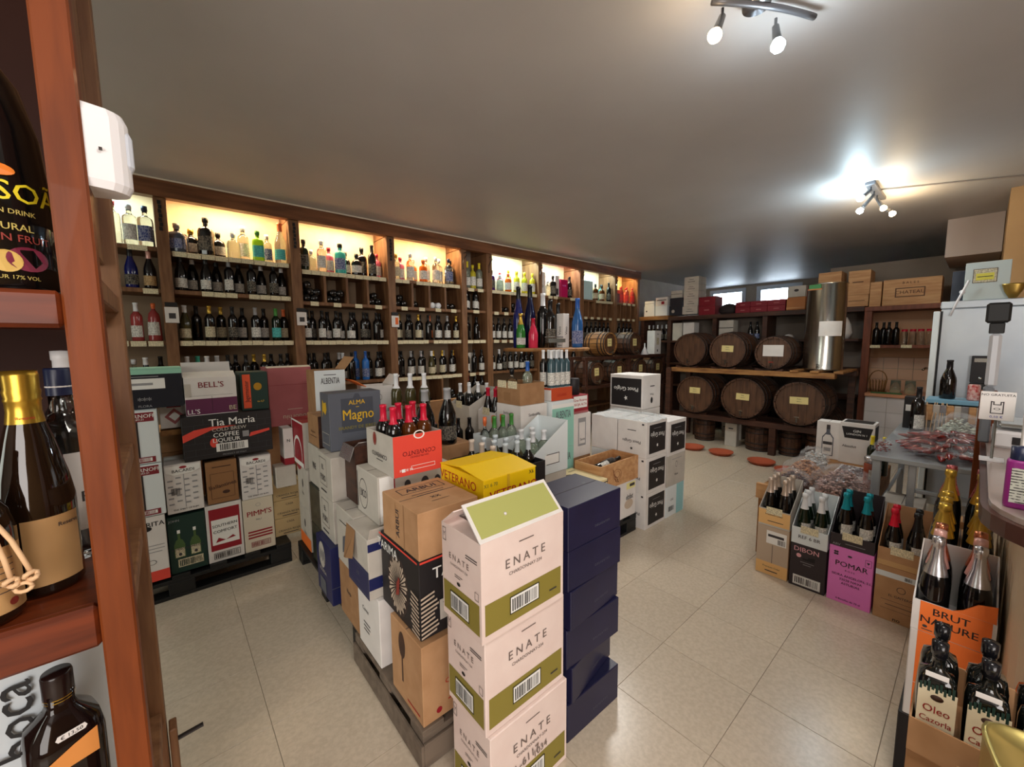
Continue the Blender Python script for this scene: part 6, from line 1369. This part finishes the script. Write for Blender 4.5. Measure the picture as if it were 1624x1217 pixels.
t = tag(MB().tube([(4.995, .185, 1.74), (5.0, .155, 1.85), (5.0, .10, 2.02)], .008, 8).lathe([(0, 0), (.018, 0), (.018, .012), (0, .012)], 10, M=Matrix.Translation((5.0, .13, 1.93)) @ Matrix.Rotation(PI/2, 4, 'Y')).build('lever_rod', plasticw), 'thin white rod fixed upright to the cabinet front near its corner', 'rod')
tag(MB().bbox(5.16, .0, 1.862, 5.5, .20, 2.12, .004).build('dark_box', mat('dark slate box', (52, 56, 66), .5)), 'dark slate box behind the panel on the cabinet', 'box')

# ------------------------------------------------------------------ steel table with dried peppers, glassware, tray
tb = empty('steel_table', (3.9, .06, 0), label='steel frame table heaped with plastic-wrapped dried red peppers', cat='table')
def tp_(name, mb, m):
    o = mb.build(name, m, tb); o.location = (-3.9, -.06, 0); return o
zinc = mat('galvanised steel', (176, 184, 190), .35, metal=.5)
tp_('tabletop', MB().bbox(3.36, -.28, .79, 4.86, .41, .82), zinc)
for x in (3.38, 4.80):
    for y in (.38, -.26): tp_('leg', MB().bbox(x, y-.02, 0, x+.04, y+.02, .789), zinc)
tp_('inner_leg', MB().bbox(3.385, .20, 0, 3.415, .235, .789), zinc)
tp_('cross_bar', MB().bbox(3.39, -.24, .62, 3.41, .199, .645), zinc)
tp_('cross_bar', MB().bbox(3.39, .236, .30, 3.41, .359, .325), zinc)
tp_('side_bar', MB().bbox(3.42, .375, .40, 4.80, .39, .43), zinc)
for k, (x, y) in enumerate(((3.50, .30), (3.50, .0))): carton('white-sided carton stored beneath the steel table, %s' % ['left', 'right'][k], x, y-.14, 0, .25, .20, .50, [greyw, whitec][k], [('rect', 'x', .4, .1, .5, .9, ink)])
def blob(name, mb_seed, rx, ry, rz_, amp, m, parent, loc, n=20):
    r = random.Random(mb_seed); vs = []; fs_ = []; k1 = [r.uniform(0, 6) for _ in range(8)]
    for j in range(n//2+1):
        ph = PI*j/(n//2)
        for i in range(n):
            th = 2*PI*i/n; q = 1+amp*(math.sin(5*th+k1[0])*math.sin(3*ph+k1[1])+.7*math.sin(9*th+k1[2]+4*ph)+r.uniform(-.5, .5))
            vs.append((rx*q*math.sin(ph)*math.cos(th), ry*q*math.sin(ph)*math.sin(th), max(0.0, rz_+rz_*q*math.cos(ph)*.98)))
    for j in range(n//2):
        for i in range(n): fs_.append((j*n+i, (j+1)*n+i, (j+1)*n+(i+1) % n, j*n+(i+1) % n))
    return MB().add(vs, fs_).build(name, m, parent, loc)
bagm = mat('crinkled clear bag', (235, 238, 240), .10, alpha=.13, spec=1.0, coat=1.0, noise=(225, 228, 232), nscale=40, bump=1.0)
pep = mat('dried red pepper skin', (150, 32, 22), .22, noise=(78, 12, 12), nscale=30, coat=.4)
t = empty('bag_of_dried_peppers', (3.82, .09, .8205), 0, 'clear bag of dried red peppers fanned in a ring on the steel table', 'peppers')
pms = []
for q in range(4):
    r = random.Random(q); pts = [(0, 0, 0), (.022, .003, .004), (.05, r.uniform(-.006, .006), .007), (.078, r.uniform(-.012, .012), .002)]
    b = MB(); vs = []; fs_ = []
    for i, (a, rr_) in enumerate(zip([0, .014, .042, .074, .105], [.004, .017, .021, .014, .002])):
        for k in range(8):
            c_ = 1+.16*(k % 2); vs.append((a, rr_*c_*math.cos(k*PI/4)+.01*math.sin(a*30+q), rr_*.8*c_*math.sin(k*PI/4)+.014))
    for i in range(4):
        for k in range(8): fs_.append((i*8+k, (i+1)*8+k, (i+1)*8+(k+1) % 8, i*8+(k+1) % 8))
    pms.append(b.add(vs, fs_, 0, None, True).mesh('pepper', pep))
for k in range(96):
    ring = k % 3; a = 2*PI*k/96*3+ring*.3; rr_ = [.05, .12, .185][ring]
    obj('pepper', pms[k % 4], t, (1.75*rr_*math.cos(a), .80*rr_*math.sin(a), .014+.026*(2-ring)+RN.uniform(0, .03)), (RN.uniform(-.3, .3), RN.uniform(-.15, .2), math.atan2(.78*math.sin(a), 1.25*math.cos(a))+RN.uniform(-.4, .4)))
blob('clear_bag', 3, .44, .25, .060, .12, bagm, t, (0, 0, 0), 28)
def bag(label, x, y, z, rx, ry, rz_, seed, m_in, pn, psize, pname, amp=.10):
    t = empty('plastic_bag', (x, y, z), 0, label, 'bag')
    r = random.Random(seed); b = MB()
    for k in range(pn):
        a = r.uniform(0, 2*PI); q = math.sqrt(r.random())*.82; h = (1-q*q)*rz_*1.6*r.random()
        c = Vector((rx*q*math.cos(a), ry*q*math.sin(a), .01+h)); s_ = psize*r.uniform(.7, 1.2)
        M = Matrix.Translation(c) @ Matrix.Rotation(r.uniform(0, 6), 4, 'Z') @ Matrix.Rotation(r.uniform(-.6, .6), 4, 'X') @ Matrix.Diagonal((s_, s_*.6, s_*.5, 1))
        b.add([(-1, 0, 0), (1, 0, 0), (0, -1, 0), (0, 1, 0), (0, 0, -1), (0, 0, 1)], [(0, 2, 5), (2, 1, 5), (1, 3, 5), (3, 0, 5), (2, 0, 4), (1, 2, 4), (3, 1, 4), (0, 3, 4)], 0, M, True)
    o = b.build(pname, m_in, t); o['kind'] = 'stuff'
    blob('clear_bag', seed, rx, ry, rz_, amp, bagm, t, (0, 0, 0), 22)
    return t
peanut = mat('peanut shell', (206, 150, 104), .7, noise=(170, 112, 70), nscale=60)
bag('long crinkled clear bag drooping over the left edge of the steel table', 3.56, .37, .8205, .17, .045, .035, 12, pep, 40, .012, 'dried_pieces', .2)
bag('crumpled clear packets piled behind the red peppers', 4.35, .06, .8205, .07, .13, .09, 13, mat('white mint wrapper', (206, 214, 200), .4), 160, .02, 'wrapped_sweets', .16)
# glassy packets row and tray behind
bx_ = carton('long low crate of foil packets behind the dried peppers', 4.49, -.10, .8205, .22, .36, .22, mat('grey crate', (120, 112, 104), .6), [], tape=False)
for k in range(9):
    o = MB().bbox(-.006, -.018, 0, .006, .018, .13, .003).build('foil_packet', [silver, greyw, crate_wood][k % 3], bx_, (-.12, -.15+.037*k, .10), (0, -.22, 0))
t = tag(MB().bbox(4.50, -.07, 1.045+.008, 4.74, .25, 1.085).build('blue_tray', mat('pale blue tray', (120, 170, 196), .4)), 'pale blue tray on the crate of foil packets', 'tray')
bottle('black wine bottle standing on the blue tray', 4.62, .145, 1.0855, 'burgundy', darkg, Ck, None, h=.30, r=.045)
t = tag(MB().lathe([(0, 0), (.03, 0), (.033, .005), (.033, .11), (.028, .12), (0, .12)], 16).build('drink_can', mat('red patterned can', (190, 60, 60), .3, noise=(230, 200, 190), nscale=40), None, (4.60, .01, 1.0855)), 'small red patterned can on the blue tray', 'can')
bottle('black wine bottle leaning at the left of the blue tray', 4.42, .285, .8205, 'bordeaux', darkg, Ck, Lw, h=.36, r=.04)
carton('dark box with white label left of the tray', 4.60, .27, .8205, .12, .11, .26, blackc, [('rect', 'x', .1, .55, .9, .75, white)], tape=False)
for k in range(6): 
    a = RN.uniform(-.3, .3)
    MB().tube([(0, 0, 0), (.05, .02*a, .12), (.09, .05*a, .22)], .003, 5).build('stick', cord, bx_, (-.20, .05+.02*k, .02))

# low display of nuts behind the cider cartons
ld = empty('low_display', (3.75, .62, 0), label='low wooden display stand carrying bags of nuts', cat='stand')
MB().bbox(-.55, -.20, 0, .80, .36, .50, .004).build('box', rack_wood, ld); MB().bbox(-.575, -.22, .42, -.5505, .37, .53, .002).build('front_rim', crate_wood, ld)
bag('bag of golden brown peanuts on the low display', 3.60, .80, .5005, .24, .125, .085, 5, peanut, 900, .017, 'peanuts')
bag('bag of dark dried figs at the left front of the display', 3.30, .80, .5005, .09, .12, .075, 6, mat('dried fig skin', (84, 48, 44), .4), 300, .018, 'figs')
bag('big crinkled bag of pale pink shelled nuts at front of display', 3.42, .55, .5005, .20, .16, .10, 7, mat('pink almonds', (206, 172, 160), .6, noise=(150, 110, 104), nscale=50), 900, .017, 'shelled_nuts', .14)
bag('white string bag heaped behind the peanuts', 4.05, .84, .5005, .14, .10, .08, 8, mat('grey sweets', (206, 206, 204), .5), 150, .02, 'sweets', .15)
o = MB().box(-.14, -.11, 0, .14, .11, .012).box(-.15, -.12, .012, -.14, .12, .045).box(.14, -.12, .012, .15, .12, .045).box(-.14, .11, .012, .14, .12, .045).box(-.14, -.12, .012, .14, -.11, .045)
t = empty('white_tray', (3.95, .55, .5005), 0, 'white plastic tray of dark dates on the low display', 'tray'); o.build('tray_body', plasticw, t)
b = MB(); r = random.Random(9)
for k in range(140):
    M = Matrix.Translation((r.uniform(-.12, .12), r.uniform(-.09, .09), r.uniform(.02, .055))) @ Matrix.Rotation(r.uniform(0, 6), 4, 'Z') @ Matrix.Diagonal((.016, .009, .009, 1))
    b.add([(-1, 0, 0), (1, 0, 0), (0, -1, 0), (0, 1, 0), (0, 0, -1), (0, 0, 1)], [(0, 2, 5), (2, 1, 5), (1, 3, 5), (3, 0, 5), (2, 0, 4), (1, 2, 4), (3, 1, 4), (0, 3, 4)], 0, M, True)
b.build('dates', mat('date skin', (88, 44, 40), .3), t)['kind'] = 'stuff'
t = empty('preserve_jar', (3.73, .445, .5005), 0, 'glass preserve jar with silver lid and red contents', 'jar')
MB().lathe([(0, 0), (.038, 0), (.042, .01), (.042, .17), (.036, .185), (0, .185)], 20).build('glass', mat('red preserve', (150, 70, 44), .15, coat=.6), t)
MB().lathe([(.040, .182), (.042, .19), (.042, .222), (.036, .228), (0, .228)], 20).build('lid', silver, t)
MB().lathe([(.0426, .07), (.0426, .14)], 10, a0=math.radians(170), a1=math.radians(250)).build('label_paper', Lw, t)
for k in range(2): bottle('green bottle with yellow cap behind the preserve jar, %s' % ['left', 'right'][k], 4.15, .50-.07*k, .5005, 'bordeaux', greeng, Cyl, None, h=.30, r=.03)
carton('white carton with drawn square bottle on the low display', 4.40, .745, .501, .13, .165, .33, whitec,
    [('poly', 'x', [(.25, .08), (.75, .08), (.75, .58), (.62, .68), (.58, .72), (.58, .85), (.42, .85), (.42, .72), (.38, .68), (.25, .58)], MATS['slate grey carton board']), ('poly', 'x', [(.29, .11), (.71, .11), (.71, .56), (.6, .65), (.4, .65), (.29, .56)], whitec), ('rect', 'x', .30, .38, .70, .46, ink), ('rect', 'x', .42, .8, .58, .92, ink), ('rect', 'x', .35, .2, .65, .3, lace)])
t = carton('white carton with black trapezoid panel and black side', 4.36, .515, .501, .19, .225, .35, whitec,
    [('poly', 'x', [(.05, .90), (.95, .90), (.85, .62), (.15, .62)], blackc), ('text', 'x', .5, .80, .03, 'GIN', white), ('text', 'x', .5, .72, .022, 'LONDON N 1', white), ('text', 'x', .3, .42, .03, 'Absolut', ink), ('rect', 'y', .06, .05, .94, .93, blackc), ('rect', 't', .08, .08, .92, .92, blackc)], tape=False)

# ------------------------------------------------------------------ spotlight clusters
def bulb_mat(name, c, s): return mat(name, (255, 250, 240), .3, emit=(c, s))
coolb = bulb_mat('cool bulb', (215, 240, 255), 60); warmb = bulb_mat('warm bulb', (255, 214, 160), 22)
chrome = mat('satin chrome', (150, 150, 152), .25, metal=.9)
def spot(parent, base, head, bm_, power, col, lname):
    base = Vector(base); head = Vector(head); d = (head-base).normalized()
    MB().cyl(base, base+Vector((0, 0, -.03)), .006, 8).build('stem', chrome, parent)
    p0 = base+Vector((0, 0, -.03)); MB().cyl(p0, p0+(head-p0)*.62, .016, 14, r1=.019).build('lamp_shell', chrome, parent)
    c = p0+(head-p0)*.82
    M = Matrix.Translation(c) @ (head-p0).to_track_quat('Z', 'Y').to_matrix().to_4x4()
    MB().lathe([(.001, -.022), (.015, -.02), (.027, .0), (.027, .012), (.018, .026), (0.001, .03)], 16, M=M).build('bulb', bm_, parent)
    q = c+(head-p0).normalized()*.055
    point(lname, q, power, col, .03)
t = empty('ceiling_spotlights', (1.86, .70, CEIL), 0, 'near ceiling spotlight cluster with curved bar, one warm and one cool bulb', 'light')
bar = [(-.14+.05*k, .08-.03*k-.02*math.sin(PI*k/8), -.035) for k in range(9)]
MB().tube([(x, y, z) for x, y, z in bar], .012, 8).build('curved_bar', mat('grey metal bar', (104, 104, 108), .4, metal=.5), t)
MB().lathe([(0, -.03), (.05, -.03), (.055, -.001), (0, -.001)], 20).build('ceiling_rose', chrome, t, (.03, -.02, 0))
spot(t, (-.09, .05, -.04), (-.165, .075, -.165), warmb, 0, (1, .8, .55), 'spot_bulb_near_warm') if False else None
def spot_w(parent, o, base, head, *a):
    """builds a spot in the parent's local frame, the lamp in world space"""
    base = Vector(base); head = Vector(head); p0 = base+Vector((0, 0, -.03)); bm_, power, col, lname = a
    MB().cyl(base, p0, .006, 8).build('stem', chrome, parent)
    MB().cyl(p0, p0+(head-p0)*.66, .013, 14, r1=.017).build('lamp_shell', chrome, parent)
    c = p0+(head-p0)*.86; M = Matrix.Translation(c) @ (head-p0).to_track_quat('Z', 'Y').to_matrix().to_4x4()
    MB().lathe([(.001, -.024), (.015, -.02), (.026, .0), (.026, .010), (.018, .024), (0.001, .028)], 16, M=M).build('bulb', bm_, parent)
    point(lname, Vector(o)+c+(head-p0).normalized()*.09, power, col, .06)
O1 = (1.86, .70, CEIL)
spot_w(t, O1, (-.09, .06, -.045), (-.145, .065, -.175), warmb, 1.5, (1, .78, .5), 'near_warm_lamp')
spot_w(t, O1, (.13, -.06, -.045), (.125, -.075, -.165), coolb, 2.5, (.85, .95, 1), 'near_cool_lamp')
O2 = (5.0, .72, CEIL)
t = empty('ceiling_spotlights', O2, 0, 'far ceiling spotlight cluster with four bulbs and a pale cable', 'light')
MB().bbox(-.30, -.035, -.03, .30, .035, -.0005, .004).build('mount_plate', mat('grey metal bar', (104, 104, 108), .4, metal=.5), t)
for k, (bx, hx, hy, hz, m_, pw, cl) in enumerate(((-.24, -.33, .06, -.14, coolb, 7, (.66, .88, 1)), (-.08, -.10, .10, -.20, coolb, 5, (.66, .88, 1)), (.08, .12, -.05, -.16, warmb, 4, (1, .76, .45)), (.24, .30, -.10, -.19, warmb, 4, (1, .76, .45)))):
    spot_w(t, O2, (bx, 0, -.031), (hx, hy, hz), m_, pw, cl, 'far_lamp_%s' % ORD[k])
